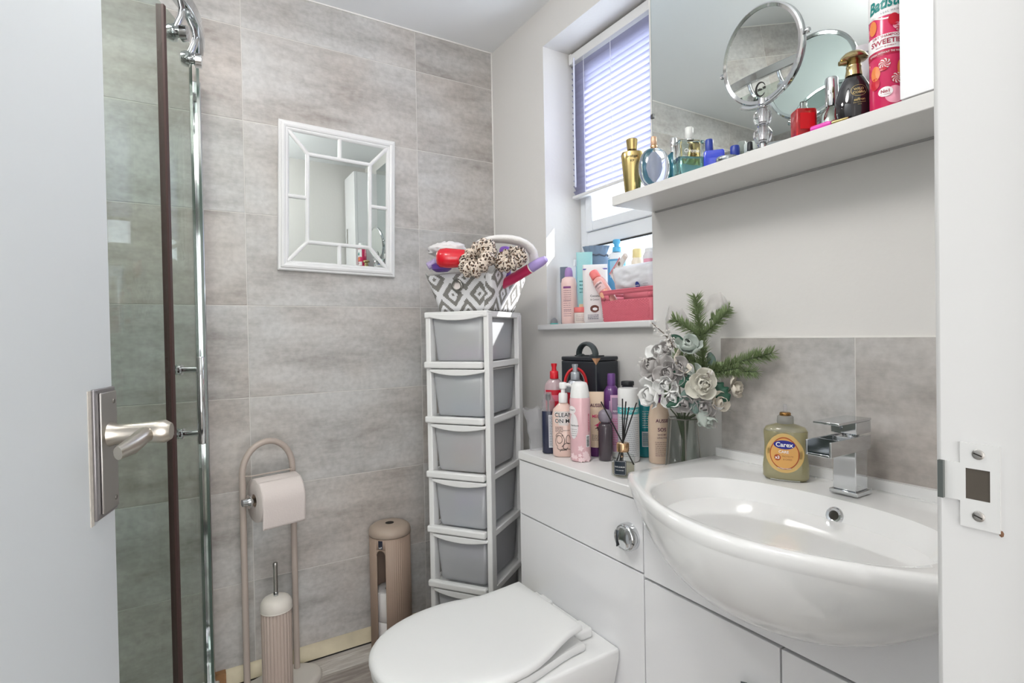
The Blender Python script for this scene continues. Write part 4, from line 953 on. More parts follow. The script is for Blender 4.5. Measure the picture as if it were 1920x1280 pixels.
def rose(c, d, R, m, n=11, openn=.9, seed=1, name='rose', center=None):
    R *= 1.22
    """petals spiral out of a tight centre; d is where the flower faces"""
    rg = random.Random(seed); d = Vector(d).normalized(); x = d.orthogonal().normalized(); y = d.cross(x); b = MB(); c = Vector(c)
    for k in range(n):
        s = (k+.5)/n; a = k*2.4+rg.uniform(-.2, .2); rad = x*cos(a)+y*sin(a); sd = d.cross(rad)
        tilt = s**1.3*openn*1.25; ax = d*cos(tilt)+rad*sin(tilt)
        petal(b, c+rad*R*.16*s, ax, sd, R*(.62+.5*s), R*(.55+.85*s), .38, -.22*s if s > .5 else .1, .07, k+seed)
    o = part(name, b, m, bq, solid=.0007, ang=80)
    part('heart', MB().lathe([(R*.10, 0), (R*.2, R*.22), (R*.17, R*.5), (R*.05, R*.6)], 12, M=Vector((0, 0, 1)).rotation_difference(d).to_matrix(), c=c), center or m, o)
    part('stalk', MB().tube([c, c-d*R*.4+Vector((0, 0, -.01)), Vector((c.x*.12, c.y*.12, .105))], .0016, 6), STEM, o)
    return o
def leaf(p, q, w, m, name='leaf', spiky=0, tip=None, fold=.15, seed=0):
    p, q = Vector(p), Vector(q); ax = q-p; L = ax.length; ax.normalize(); sd = ax.cross(tocam).normalized(); nr = sd.cross(ax)
    def fn(u, v):
        x = (u-.5)*2; ww = w*.5*sin(pi*min(1, v*.9+.06))**.75*(1+spiky*.22*cos(v*2*pi*3.5))
        return p+ax*L*v+sd*x*ww+nr*(-abs(x)*fold*w+.18*L*v*(1-v))
    o = part(name, MB().grid(fn, 4, 30), m, bq, solid=.0006, ang=70)
    if 0:
        part('pale_tips', MB().grid(lambda u, v: fn(u if 0 else (0 if u < .5 else 1) , v)+sd*((-1 if u < .5 else 1)*.0022*(u*2 % 1 if u < 1 else 1))+nr*.0006, 4, 14), tip, o, solid=.0005)
    return o
UPc = (tocam+Vector((0, 0, .5))); LF = Vector((-.66, .75, 0)); RTd = -LF
rose(bp(1228, 738, -.04), tocam*.5+LF*.7+Vector((0, 0, -.1)), .031, WHITEF, 10, .75, 3)
rose(bp(1262, 742, -.055), tocam+LF*.1+Vector((0, 0, -.3)), .024, WHITEF, 8, .45, 5)
rose(bp(1232, 690, -.01), tocam*.6+LF*.8+Vector((0, 0, .3)), .032, GREYF, 9, .9, 7)
rose(bp(1256, 702, -.045), tocam+LF*.3+Vector((0, 0, .2)), .030, GREYF, 10, .95, 9)
rose(bp(1240, 662, -.0), tocam+LF*.5+Vector((0, 0, .5)), .027, WHITEF, 9, .8, 11)
rose(bp(1290, 655, -.03), tocam*.8+Vector((0, 0, .8)), .030, SAGE, 8, .5, 13)
rose(bp(1318, 722, -.065), tocam+RTd*.1+Vector((0, 0, .25)), .027, M_('petal_ivory', 'd9d6ca', .8), 14, 1.0, 15, 'open_rose', CREAM)
rose(bp(1296, 706, -.04), tocam*.8+LF*.2+Vector((0, 0, .6)), .026, SAGE, 9, .9, 16)
rose(bp(1320, 760, -.06), tocam+Vector((0, 0, -.4)), .021, GREYF, 10, .95, 17)
rose(bp(1330, 783, -.05), tocam*.7+Vector((0, 0, -.9)), .020, SAGE, 7, .7, 19)
rose(bp(1372, 728, -.03), RTd*.8+tocam*.4, .022, CREAM, 8, .9, 21)
rose(bp(1285, 752, -.06), tocam+LF*.2+Vector((0, 0, -.4)), .022, GREYF, 9, .8, 31); rose(bp(1250, 722, -.05), tocam+LF*.3, .024, WHITEF, 9, .7, 33)
rose(bp(1346, 752, -.05), tocam+RTd*.4+Vector((0, 0, -.2)), .020, CREAM, 8, .8, 35); rose(bp(1272, 690, -.045), tocam+Vector((0, 0, .3)), .024, GREYF, 9, .9, 37); rose(bp(1250, 655, -.01), tocam+LF*.4+Vector((0, 0, .4)), .020, GREYF, 8, .8, 39)
leaf(bp(1290, 745, -.06), bp(1250, 762, -.075), .022, GREEND, 'leaf'); leaf(bp(1310, 745, -.065), bp(1322, 800, -.07), .030, SAGE, 'leaf'); leaf(bp(1300, 728, -.06), bp(1275, 752, -.08), .024, M_('leaf_blue_green', '6f857e', .6), 'leaf')
leaf(bp(1305, 708, -.06), bp(1274, 722, -.075), .026, GREEND, 'holly_leaf', 1, WHITEF); leaf(bp(1335, 715, -.05), bp(1366, 752, -.06), .034, GREEND, 'holly_leaf', 1, WHITEF)
leaf(bp(1300, 735, -.06), bp(1305, 775, -.075), .028, M_('leaf_blue_green', '6f857e', .6), 'leaf'); leaf(bp(1290, 740, -.05), bp(1280, 765, -.06), .018, GREEND, 'leaf'); leaf(bp(1345, 735, -.05), bp(1350, 768, -.06), .024, WHITEF, 'leaf', .6)
leaf(bp(1282, 640, -.01), bp(1258, 628, .0), .016, GREEND, 'leaf'); leaf(bp(1330, 660), bp(1338, 690, -.01), .020, M_('leaf_blue_green', '6f857e'), 'leaf'); leaf(bp(1320, 770, -.05), bp(1342, 802, -.055), .026, TULLE, 'gauze_leaf')
leaf(bp(1262, 700, -.05), bp(1246, 745, -.065), .014, STEM, 'leaf'); leaf(bp(1345, 680, -.02), bp(1378, 700, -.03), .020, GREEN, 'leaf'); leaf(bp(1300, 690, -.03), bp(1258, 700, -.06), .015, GREEND, 'leaf')
def berries(p, q, seed, n=26):
    rg = random.Random(seed); p, q = Vector(p), Vector(q); st_ = part('berry_stem', MB().tube([p, p.lerp(q, .5)+Vector((0, 0, .006)), q], .0012, 6), M_('twig_brown', '6e6258', .8), bq); b = MB()
    for k in range(n):
        c = p.lerp(q, rg.uniform(.2, 1))+Vector((rg.gauss(0, .006), rg.gauss(0, .006), rg.gauss(0, .007))); r = rg.uniform(.0016, .003)
        b.lathe([(r*.1, -r), (r*.8, -r*.6), (r, 0), (r*.8, r*.6), (r*.1, r)], 7, c=c)
    tag(part('berries', b, M_('berry_white', 'e2deda', .5), st_), kind='stuff')
berries(bp(1268, 655, -.01), bp(1222, 605, .0), 1); berries(bp(1262, 650, -.03), bp(1248, 628, -.02), 2, 34); berries(bp(1255, 680, -.02), bp(1203, 676, -.01), 3, 36); berries(bp(1272, 640, -.02), bp(1252, 650, -.03), 4, 26); berries(bp(1325, 700, -.075), bp(1330, 708, -.08), 5, 10)
def ribbon(pts, w, m, name='ribbon'):
    P = [Vector(p) for p in pts]; n = len(P)
    def fn(u, v):
        s = v*(n-1); i = min(n-2, int(s)); p = P[i].lerp(P[i+1], s-i); t_ = (P[i+1]-P[i]).normalized(); sd = (t_.cross(tocam)*.5+Vector((0, 0, .5))+tocam*.3).normalized(); return p+sd*w*(u-.5)
    part(name, MB().grid(fn, 3, (n-1)*4), m, bq, solid=.0005, ang=80)
ribbon([bp(1268, 640, -.03), bp(1275, 655, -.045), bp(1266, 672, -.05), bp(1270, 690, -.06), bp(1285, 700, -.07), bp(1296, 692, -.075), bp(1288, 684, -.07)], .011, CREAM)
def tulle(cs, w, seed):
    P = [Vector(p) for p in cs]; n = len(P)
    def fn(u, v):
        s = v*(n-1); i = min(n-2, int(s)); p = P[i].lerp(P[i+1], s-i); return p+Vector((0, 0, 1))*w*(u-.5)*(sin(pi*v)**.5+.15)+tocam*.012*noise.noise(Vector((u*2, v*5, seed)))
    part('tulle_bow', MB().grid(fn, 6, 20), TULLE, bq, ang=80)
tulle([bp(1300, 620, .01), bp(1280, 590, .0), bp(1255, 585, .0), bp(1248, 610, -.01), bp(1262, 640, -.01)], .03, 1); tulle([bp(1310, 600, .0), bp(1330, 568, .0), bp(1352, 562, -.01), bp(1366, 582, -.01), bp(1345, 600, .0)], .034, 2)
part('silver_twig', MB().tube([bp(1335, 760, -.05), bp(1352, 764, -.05), bp(1378, 772, -.04)], [.002, .0018, .0008], 6), STEEL, bq)
part('stem_bundle', MB().tube([(0, 0, -.012), (.004, -.002, .05), (0, 0, .11)], [.006, .006, .016], 10), STEM, bq)
# ------------------------------------------------------------------ soap bottle on the basin
t = thing('soap_bottle', 'clear pump bottle of golden hand soap with an orange label beside the tap', 'soap bottle', (1.052, .655, ZD+.0003), face(1.052, .655, -6))
SOAP = M_('golden_soap', 'efe4b4', .12, coat=.5, trans=.3)
def carex(z0, z1, k=1.0):
    P = [(.038, .0), (.0425, .006), (.0428, .025), (.040, .05), (.0392, .07), (.0405, .09), (.0405, .098), (.036, .106), (.020, .1115), (.0125, .114)]
    return [(r*k, z) for r, z in P if z0 <= z <= z1]
part('body', MB().lathe(carex(0, 1), 44, sx=.55, e=2.6), GLASS, t, ang=60)
part('liquid', MB().lathe([(.036, .002)]+carex(.005, .0985, .955)+[(.002, .0985)], 40, sx=.55, e=2.6), SOAP, t, ang=60)
lat(t, 'collar', [(.0150, .113), (.0155, .115), (.0150, .127), (.0125, .129)], thin_glass('collar_clear', 'd8d8d6', 1.4, .1, .45))
lat(t, 'gold_ring', [(.0095, .128), (.0105, .129), (.0105, .134), (.009, .1355)], M_('bronze', 'a17a4a', .25, metal=1))
lat(t, 'pump_stem', [(.0042, .135), (.0038, .146), (.0030, .152)], CLEARP)
def cf(off): 
    def f(u, v):
        rr = prof_r([(.0425, .006), (.0428, .025), (.040, .05), (.0392, .07), (.0405, .09), (.0405, .098)])(v)
        x = (abs(1-min(.999, abs(u)/rr)**2.6))**(1/2.6)*rr*.55; return (x+off, u, v)
    return f
f = cf(.0007)
def drop(k, oz=.054):
    o = []
    for i in range(36):
        a = 2*pi*i/36; r = .0300*k; yy = r*cos(a); zz = oz+r*sin(a)*1.12
        if sin(a) > .55: zz = oz+r*1.12*(sin(a)+.35*(sin(a)-.55)**1.2); 
        o.append((yy, zz))
    return o
def fill(o, off, m, name, parent):
    n = len(o); g = cf(off); cu = sum(p[0] for p in o)/n; cv = sum(p[1] for p in o)/n
    vs = [g(cu, cv)]+[g(cu+(p[0]-cu)*k/3, cv+(p[1]-cv)*k/3) for k in (1, 2, 3) for p in o]
    fs = [(0, 1+i, 1+(i+1) % n) for i in range(n)]+[(1+k*n+i, 1+(k+1)*n+i, 1+(k+1)*n+(i+1) % n, 1+k*n+(i+1) % n) for k in (0, 1) for i in range(n)]
    return part(name, MB().add(vs, fs), m, parent, ang=60)
lb = fill([(p[0]*1.17, .055+(p[1]-.055)*1.10) for p in drop(1)], .0007, M_('label_gold', 'd9b673', .4), 'label', t)
fill(drop(.90), .0012, M_('drop_red', 'b4552f', .4), 'label_ring', lb); fill(drop(.84), .0016, M_('drop_orange', 'e0aa62', .4), 'label_drop', lb)
fill([(.0195*cos(2*pi*i/28), .073+.0088*sin(2*pi*i/28)) for i in range(28)], .0022, M_('brand_blue', '2b2f8f', .4), 'brand_oval', lb)
g = cf(.0028); text(t, 'Carex', .0125, lambda u, v: g(u, v+.0728), INKW, .02); text(t, 'CARE', .0075, lambda u, v: g(u-.001, v+.0585), INKW, .015); fill([(-.0125+.0062*cos(2*pi*i/18), .047+.0062*sin(2*pi*i/18)) for i in range(18)], .0022, M_('drop_red', 'b4552f'), 'badge', lb); text(t, 'x3', .0085, lambda u, v: g(u-.0125, v+.047), INKW, .02); text(t, 'PROTECTS', .0042, lambda u, v: g(u+.006, v+.050), M_('ink_rust', '9a5a30')); text(t, '& CARES', .0042, lambda u, v: g(u+.006, v+.044), MATS['ink_rust'])
text(t, 'ANTIBACTERIAL', .0034, lambda u, v: g(u, v+.0255+u*u*9), INKW)
t = thing('trinket_dish', 'small white trinket dish with brown beads at the right end of the basin', 'dish', (1.075, .374, ZD+.0003))
part('dish', MB().lathe([(.016, .0), (.018, .004), (.024, .018), (.0225, .018), (.016, .006), (.002, .005)], 24), CERAMIC, t)
for k in range(5): part('bead', MB().lathe([(.0008, -.005), (.0045, -.0025), (.005, 0), (.0045, .0025), (.0008, .005)], 10, c=(.010*cos(k*1.26), .010*sin(k*1.26), .016+.002*(k % 2))), M_('bead_brown', 'a9764b', .4), t)

# ------------------------------------------------------------------ shelf things (left to right)
ZSH = ZS+.0003
def spot(x, y): return (x, y, ZSH)
t = bottle('gold pleated perfume bottle with a gold cap at the left end of the shelf', 'perfume', 1.020, 1.046, ZSH, [(.0185, .0), (.0195, .002), (.027, .088), (.0285, .103), (.026, .110), (.012, .114)], GOLD, sx=.6, n=22, name='perfume_bottle', ang=20)
lat(t, 'cap', [(.0115, .114), (.0125, .116), (.0150, .141), (.0140, .143)], GOLD, n=16, ang=20)
f = wrap(lambda z: .0195+.0075*z/.088, 0, 0, .6, 1, .0016); text(t, 'prodigga', .0085, lambda u, v: f(u, v+.096), M_('ink_brown', '3a3020'), .01); text(t, 'SCP', .0065, lambda u, v: f(u, v+.084), MATS['ink_brown'], .02)
AQUA = M_('aqua_liquid', '9fd6d8', .05, trans=1, ior=1.33); BLUEL = M_('blue_glass', '4fa5c4', .05, trans=.75, ior=1.4)
t = thing('perfume_bottle', 'oval clear perfume bottle with a peach stopper second from the left on the shelf', 'perfume', spot(1.020, .9705), face(1.02, .9705, 6))
def oval(R, H_, d, m, nm, n=30):
    b = MB(); rings = []
    for k in range(13):
        a = -pi/2+pi*k/12; z = H_/2+H_/2*sin(a)*.999; r = R*(max(.0, cos(a))**.75)+.004
        rings.append([(r*d/R*cos(2*pi*j/n), r*sin(2*pi*j/n), z) for j in range(n)])
    part(nm, b.loft(rings), m, t)
oval(.034, .098, .016, GLASS, 'glass_body'); 
part('frosted_heart', MB().lathe([(.004, .016), (.013, .028), (.0185, .048), (.0155, .072), (.005, .086)], 26, sx=.35), thin_glass('lilac_frost', 'dfe3f3', 1.2, .2, .75), t)
lat(t, 'gold_neck', [(.0075, .096), (.0085, .099), (.0085, .104), (.007, .106)], ROSEG); lat(t, 'stopper', [(.0065, .1055), (.0078, .108), (.0075, .1235), (.006, .126)], M_('peach_cap', 'd9b395', .3, metal=.3))
t = bottle('tall blue perfume bottle with a chrome atomiser behind the oval bottle', 'perfume', 1.082, .962, ZSH, [(.016, .0), (.018, .003), (.019, .07), (.015, .088), (.008, .094)], BLUEL, name='perfume_bottle', sx=.7)
lat(t, 'atomiser', [(.009, .094), (.0095, .097), (.0075, .100), (.0085, .112), (.0085, .128), (.007, .131)], CHROME)
t = bottle('small blue bottle with a flat black lid behind the oval perfume', 'bottle', 1.112, 1.035, ZSH, [(.014, .0), (.016, .003), (.016, .092), (.014, .095)], BLUEL, name='perfume_bottle')
lat(t, 'lid', [(.0165, .095), (.017, .097), (.017, .106), (.015, .108)], BLACKP)
t = thing('perfume_bottle', 'square clear bottle of aqua cologne with a white spray cap', 'perfume', spot(1.032, .871), face(1.032, .871, 26))
part('glass_body', MB().lathe([(.044, .0), (.046, .002), (.046, .080), (.042, .084)], 40, sx=.40, sy=.74, e=9), GLASS, t, ang=35)
part('cologne', MB().lathe([(.039, .006), (.041, .008), (.041, .046), (.002, .0465)], 40, sx=.37, sy=.74, e=9), AQUA, t, ang=35)
f = flat(.0192, 0, 0); text(t, 'Chrome', .0125, lambda u, v: f(u-.004, v+.058), INKW, .005, .25, w=.036)
lat(t, 'chrome_neck', [(.0085, .084), (.0125, .086), (.0125, .089), (.008, .092)], CHROME); lat(t, 'spray_cap', [(.0075, .092), (.0095, .097), (.0098, .116), (.008, .118)], M_('cap_pearl', 'd9dbd8', .3))
CB = M_('cobalt', '2740c4', .12, coat=.6); CBD = M_('cobalt_cap', '2b3f96', .3)
t = bottle('square cobalt blue perfume bottle beside the aqua cologne', 'perfume', 1.025, .797, ZSH, [(.019, .0), (.021, .002), (.021, .036), (.019, .040)], CB, e=8, sx=.55, sy=1.05, name='perfume_bottle')
lat(t, 'cap', [(.0085, .040), (.0088, .042), (.0088, .064), (.0075, .067)], CBD, c=(0, -.010, 0))
t = bottle('low cobalt blue bottle with a round cap next to the mirror stand', 'perfume', 1.05, .762, ZSH, [(.016, .0), (.018, .002), (.018, .018), (.015, .022)], CB, e=6, sx=.6, name='perfume_bottle')
lat(t, 'cap', [(.0098, .022), (.0102, .024), (.0102, .042), (.009, .045)], CBD)
t = bottle('tiny clear nail polish bottle with a black cap left of the mirror stem', 'nail polish', 1.052, .727, ZSH, [(.008, .0), (.0095, .002), (.0095, .018), (.006, .022)], GLASS, name='nail_polish')
lat(t, 'cap', [(.0055, .022), (.006, .024), (.0055, .042), (.004, .0435)], BLACKP)
t = thing('compact_case', 'flat silver compact lying at the front edge of the shelf', 'compact', spot(1.004, .748), face(1.0, .748))
part('compact_body', MB().lathe([(.020, .0), (.0225, .003), (.0225, .007), (.020, .0105), (.002, .012)], 28, sx=.8), M_('compact_silver', 'a9b0b3', .2, metal=.9), t)
t = bottle('small clear pot with a pale lid behind the mirror stem', 'pot', 1.085, .745, ZSH, [(.014, .0), (.0155, .002), (.0155, .03), (.014, .032)], GLASS, name='pot')
lat(t, 'lid', [(.0155, .032), (.016, .034), (.016, .05), (.0145, .052)], M_('lid_pale', 'cfd8d4', .35))
# round mirror on a faceted stand
MX, MY = 1.040, .689
t = thing('vanity_mirror', 'round chrome tilting mirror on a faceted crystal stem', 'mirror', spot(MX, MY))
part('foot', MB().lathe([(.040, .0), (.043, .002), (.043, .005), (.036, .009), (.012, .012)], 40), CHROME, t)
part('stem', MB().lathe([(.0085, .011), (.0085, .022), (.006, .024), (.006, .104), (.009, .106), (.008, .118), (.005, .12)], 16), CHROME, t)
CRYS = mat('crystal', 'f2f0f2', .0, trans=.9, ior=1.5)
for z in (.043, .080): part('crystal_bead', MB().lathe([(.0065, z-.0185), (.0135, z-.014), (.0182, z-.004), (.0182, z+.006), (.0125, z+.015), (.0065, z+.0185)], 10), CRYS, t, ang=0)
for z in (.024, .0615, .099): part('stem_ring', MB().lathe([(.009, z-.002), (.0105, z), (.009, z+.002)], 20), CHROME, t)
RM = .093; zc_ = .207; nd_ = Vector((-.985, .10, -.12)).normalized()
Mx = Vector((0, 0, 1)).rotation_difference(nd_).to_matrix()
dz = Vector((0, 0, zc_)); dsk = part('mirror_disc', MB().lathe([(RM-.006, .0040), (RM-.006, .0048)], 64, M=Mx, c=dz), MIRROR, t, ang=0)
part('mirror_back', MB().lathe([(RM-.006, -.0048), (RM-.006, -.0040)], 64, M=Mx, c=dz), MIRROR, dsk, ang=0)
part('chrome_rim', MB().lathe([(RM-.006, -.006), (RM, -.0075), (RM+.003, -.0055), (RM+.0018, 0), (RM+.003, .0055), (RM, .0075), (RM-.006, .006), (RM-.0055, 0)], 64, M=Mx, c=dz, cap=False), CHROME, t)
sd = nd_.cross(Vector((0, 0, 1))).normalized()
b = MB()
yk = [(sd*(RM+.007)*cos(radians(a))*s_+Vector((0, 0, -(RM+.009)*sin(radians(a))))+dz) for s_ in (1,) for a in range(60, 121, 6)]
part('yoke', MB().tube(yk, (.006, .004), 10), CHROME, t)
for s_ in (-1, 1):
    q = dz+sd*s_*(RM+.001); part('pivot_knob', MB().lathe([(.0038, 0), (.0038, .006), (.0055, .007), (.0055, .011), (.004, .013)], 14, M=Vector((0, 0, 1)).rotation_difference(sd*s_).to_matrix(), c=q), CHROME, t)
# sticker on the mirror: a swash e with tiny letters
e1 = nd_; rtd = e1.cross(Vector((0, 0, 1))).normalized()*-1; rtd = Vector((0, 0, 1)).cross(e1).normalized(); upd = e1.cross(rtd).normalized()
if upd.z < 0: upd = -upd
def df(u, v): p = dz+e1*.0055+rtd*u+upd*v; return (p.x, p.y, p.z)
b = MB(); k_ = 24
for i in range(k_):
    a, c = radians(20+300*i/k_), radians(20+300*(i+1)/k_); w0 = .0016*sin(pi*(i+.3)/k_)+.0003; w1 = .0016*sin(pi*(i+1.3)/k_)+.0003
    b.add([df((.0115+q)*cos(x)-.006, (.0135+q)*sin(x)-.066) for q, x in ((-w0, a), (w0, a), (w1, c), (-w1, c))], [(0, 1, 2, 3)])
part('sticker', b, INK, dsk, ang=0); text(t, 'No.10', .0075, lambda u, v: df(u-.004, v-.066), INK, .03)
# red bottle
t = thing('perfume_bottle', 'red glass block perfume bottle with a clear atomiser right of the round mirror', 'perfume', spot(1.030, .597), face(1.03, .597, 26))
part('red_body', MB().lathe([(.0240, .0), (.0255, .002), (.0255, .056), (.0235, .059)], 36, e=9, sx=.55, sy=.76), M_('red_glass', 'c01722', .08, trans=.35, coat=.5), t, ang=35)
part('label_panel', MB().bx(.0146, .0150, -.0135, .0135, .020, .050), M_('red_panel', 'd21420', .2), t)
lat(t, 'atomiser', [(.0085, .059), (.008, .064), (.0065, .066), (.0065, .075), (.005, .076)], GLASS, sx=.8)
t = bottle('clear round shouldered scent bottle with a tall chrome cap and red script', 'perfume', 1.072, .5665, ZSH, [(.018, .0), (.021, .003), (.0225, .03), (.020, .050), (.012, .060), (.010, .064)], GLASS, name='perfume_bottle', sx=.8)
part('scent', MB().lathe([(.017, .003), (.0195, .006), (.0205, .022), (.002, .0225)], 28, sx=.78), M_('straw_liquid', 'ddd0a0', .05, trans=1, ior=1.33), t)
lat(t, 'chrome_cap', [(.0105, .064), (.0112, .066), (.0112, .116), (.0102, .118)], CHROME)
f = wrap(.0225, 0, 0, .8, 1, .0008); text(t, 'Coolah', .013, lambda u, v: f(u, v+.030+u*.25), M_('script_red', 'a82035'), .03, .25, w=.038); b = MB(); b.grid(lambda u, v: f(-.017+.034*u, .015+.010*u+.003*v+.004*sin(u*3)), 12, 2); part('swash', b, MATS['script_red'], t, ang=0)
t = thing('lip_gloss', 'magenta lip gloss with a gold cap lying on the shelf edge', 'lip gloss', spot(.9985, .5555), radians(86))
part('gloss_tube', MB().tube([(-.028, 0, .0065), (-.022, 0, .0062), (.008, 0, .0062)], [.003, .0055, .0058], 14), M_('magenta', 'e34fb4', .3), t)
part('gold_cap', MB().tube([(-.030, 0, .0055), (-.045, 0, .005), (-.058, 0, .0045)], [.0035, .003, .002], 12), GOLD, t)
t = bottle('black teardrop perfume bottle with a gold mushroom cap', 'perfume', 1.030, .506, ZSH, [(.020, .0), (.026, .004), (.0305, .022), (.0298, .042), (.024, .066), (.0175, .080), (.013, .086)], M_('black_gloss', '1d1b1f', .06, coat=.8), name='perfume_bottle', sx=.74, n=40)
GB = M_('gold_brushed', 'bfae82', .22, metal=1)
lat(t, 'gold_neck', [(.0135, .086), (.0132, .090), (.0112, .1005), (.0118, .1015), (.0118, .1045), (.0108, .106), (.0105, .113)], GB)
lat(t, 'mushroom_cap', [(.011, .112), (.0205, .1145), (.0220, .1165), (.0205, .121), (.0150, .1265), (.006, .129), (.001, .1295)], GB); part('cap_spout', MB().tube([(.004, -.012, .1135), (.008, -.022, .1115)], [.005, .004], 10), GB, t)
f = wrap(prof_r([(.026, .004), (.0305, .022), (.0298, .042), (.024, .066), (.0175, .080)]), 0, .28, .74, 1, .0012); GI = M_('ink_gold', 'c6b27c', .3, metal=.6)
b = MB()
for i in range(28):
    a, c = 2*pi*i/28, 2*pi*(i+1)/28; b.add([f((.0118+q)*cos(x), .054+(.0098+q)*sin(x)) for q, x in ((0, a), (.0006, a), (.0006, c), (0, c))], [(0, 1, 2, 3)])
part('emblem_ring', b, GI, t, ang=0)
for s_, h_, z in (('WILD', .0062, .0565), ('COBRA', .0058, .0505), ('saffron', .0064, .0375), ('EAU DE PARFUM', .0026, .0325), ('100 ML', .0022, .0290)): text(t, s_, h_, lambda u, v, z=z: f(u, v+z), GI, .02 if h_ > .004 else 0)
# dry shampoo can with the sweets
t = thing('dry_shampoo_can', 'tall pink and white dry shampoo can printed with red sweets beside the wall cabinet', 'can', spot(1.022, .4490), face(1.022, .449, -4))
RC = .0255; part('can_body', MB().lathe([(.023, .0), (RC, .003), (RC, .198), (.022, .206)], 44), M_('can_hotpink', 'd92b62', .25, coat=.4), t)
lat(t, 'cap', [(.022, .206), (.0235, .208), (.0235, .235), (.021, .24)], WH)
ff = [wrap(RC, 0, 0, off=.0005*(k+1)) for k in range(5)]
patch(t, -.040, .040, .152, .200, ff[0], M_('can_label_white', 'f0efef', .3), 24, 4, 'label_band'); patch(t, -.040, .040, .098, .122, ff[0], MATS['can_label_white'], 24, 3, 'label_band')
patch(t, -.040, .040, .088, .0965, ff[0], M_('label_crimson', 'b3143f', .3), 24, 2, 'label_band')
b = MB(); b.grid(lambda u, v: ff[0](-.04+.08*u, .1495+.0025*v+.004*sin(u*9)), 24, 1); part('label_wave', b, M_('white_line', 'f5f0f0', .4), t, ang=0)
text(t, 'Batiste', .026, lambda u, v: ff[1](u-.001, v+.172+u*.12), M_('ink_batiste', '14837f', .4), .03, .2, w=.052); text(t, 'REAL HAIR', .0045, lambda u, v: ff[1](u+.006, v+.1575+u*.1), M_('ink_grey', '8a8f98'), 0, 0, None, 1.3)
text(t, 'DRY SHAMPOO', .0058, lambda u, v: ff[1](u, v+.1185), M_('ink_crimson', 'a3123a'), .005, w=.040); text(t, 'SWEETIE', .0115, lambda u, v: ff[1](u, v+.1095), MATS['ink_crimson'], .02, w=.046); text(t, 'FRUITY & CHEEKY', .0036, lambda u, v: ff[1](u, v+.1018), MATS['ink_crimson']); text(t, 'REFRESH WITHOUT THE WATER', .0042, lambda u, v: ff[1](u, v+.0922), INKW, .005, w=.052)
def sweet(u0, v0, r, n=8):
    b = MB(); b2 = MB(); k_ = 32
    b.add([ff[1](u0, v0)]+[ff[1](u0+r*cos(2*pi*i/k_), v0+r*sin(2*pi*i/k_)) for i in range(k_)], [(0, 1+i, 1+(i+1) % k_) for i in range(k_)])
    for q in range(n):
        P = []; a0 = 2*pi*q/n
        for s_, off in ((0, 0), (.4, .25), (.7, .5), (1, .85)): P.append((s_*r, a0+off))
        L1 = [ff[2](u0+s_*cos(a), v0+s_*sin(a)) for s_, a in P]; L2 = [ff[2](u0+s_*cos(a+pi/n), v0+s_*sin(a+pi/n)) for s_, a in reversed(P[1:])]
        b2.add(L1+L2, [tuple(range(len(L1+L2)))])
    part('printed_sweet', b, M_('sweet_white', 'f6eeee', .3), t, ang=0); part('sweet_stripes', b2, M_('sweet_red', 'c3203c', .3), t, ang=0)
def dot(u0, v0, ru, rv, m, k=1, nm='printed_shape'): part(nm, MB().add([ff[k](u0, v0)]+[ff[k](u0+ru*cos(2*pi*i/24), v0+rv*sin(2*pi*i/24)) for i in range(24)], [(0, 1+i, 1+(i+1) % 24) for i in range(24)]), m, t, ang=0)
OR_, RED_, PK_ = M_('print_orange', 'e8894b', .3), M_('print_red', 'c8152f', .3), M_('print_palepink', 'f3a9bd', .3)
dot(-.016, .062, .008, .012, OR_); dot(-.020, .138, .007, .012, OR_); dot(.012, .143, .0085, .010, RED_); dot(.020, .132, .010, .006, PK_); dot(-.017, .045, .008, .010, RED_); dot(.012, .022, .014, .014, PK_); dot(.022, .064, .006, .014, OR_); dot(-.004, .066, .006, .003, RED_, 2)
sweet(-.002, .074, .0085); sweet(.016, .048, .0085); sweet(.021, .128, .0065)
dot(-.001, .028, .0105, .0080, M_('badge_white', 'f4f1f1', .3), 2, 'badge'); text(t, 'No1', .0075, lambda u, v: ff[3](u-.001, v+.0285), MATS['ink_crimson'], .02); text(t, 'DRY SHAMPOO', .0022, lambda u, v: ff[3](u-.001, v+.0235), MATS['ink_crimson'])
t = squeeze('pale grey cosmetic tube standing on its cap behind the black perfume', 'tube', 1.092, .5135, ZSH, .164, .034, .02, M_('tube_grey', 'c9c8cd', .35), WH, .02)
patch(t, -.014, .014, .146, .149, tubemap(.164, .034, .02, .02), M_('ink_grey', '8a8f98'), 6, 1, 'crimp_band')

# ------------------------------------------------------------------ window sill things
ZSI = 1.1343
t = thing('gift_box', 'upright slate blue box at the left end of the window sill', 'box', (1.196, 1.578, ZSI), face(1.196, 1.578))
part('box_body', MB().bx(-.010, .010, -.0135, .0135, .0003, .205), M_('slate_blue', '77808f', .5), t, bev=.0012); part('box_lid', MB().bx(-.0106, .0106, -.0141, .0141, .15, .2056), M_('slate_blue2', '6d7686', .5), t, bev=.0012)
t = thing('sea_shell', 'small grey shell with a teal base in the corner of the window sill', 'shell', (1.153, 1.584, ZSI), 0)
part('shell_dome', MB().lathe([(.0125, .004), (.013, .008), (.011, .016), (.006, .022), (.001, .024)], 18), M_('shell_grey', '8f8f92', .4), t); part('teal_base', MB().lathe([(.0135, .0003), (.0145, .002), (.0135, .0045)], 18), M_('teal_bright', '58c6bf', .4), t)
t = bottle('tall pale pink lotion bottle with a purple cap at the front of the window sill', 'bottle', 1.166, 1.512, ZSI, [(.024, .0), (.0275, .004), (.0278, .03), (.027, .14), (.024, .156), (.012, .164)], M_('lotion_pink', 'f0cfc8', .3, coat=.3), sx=.8)
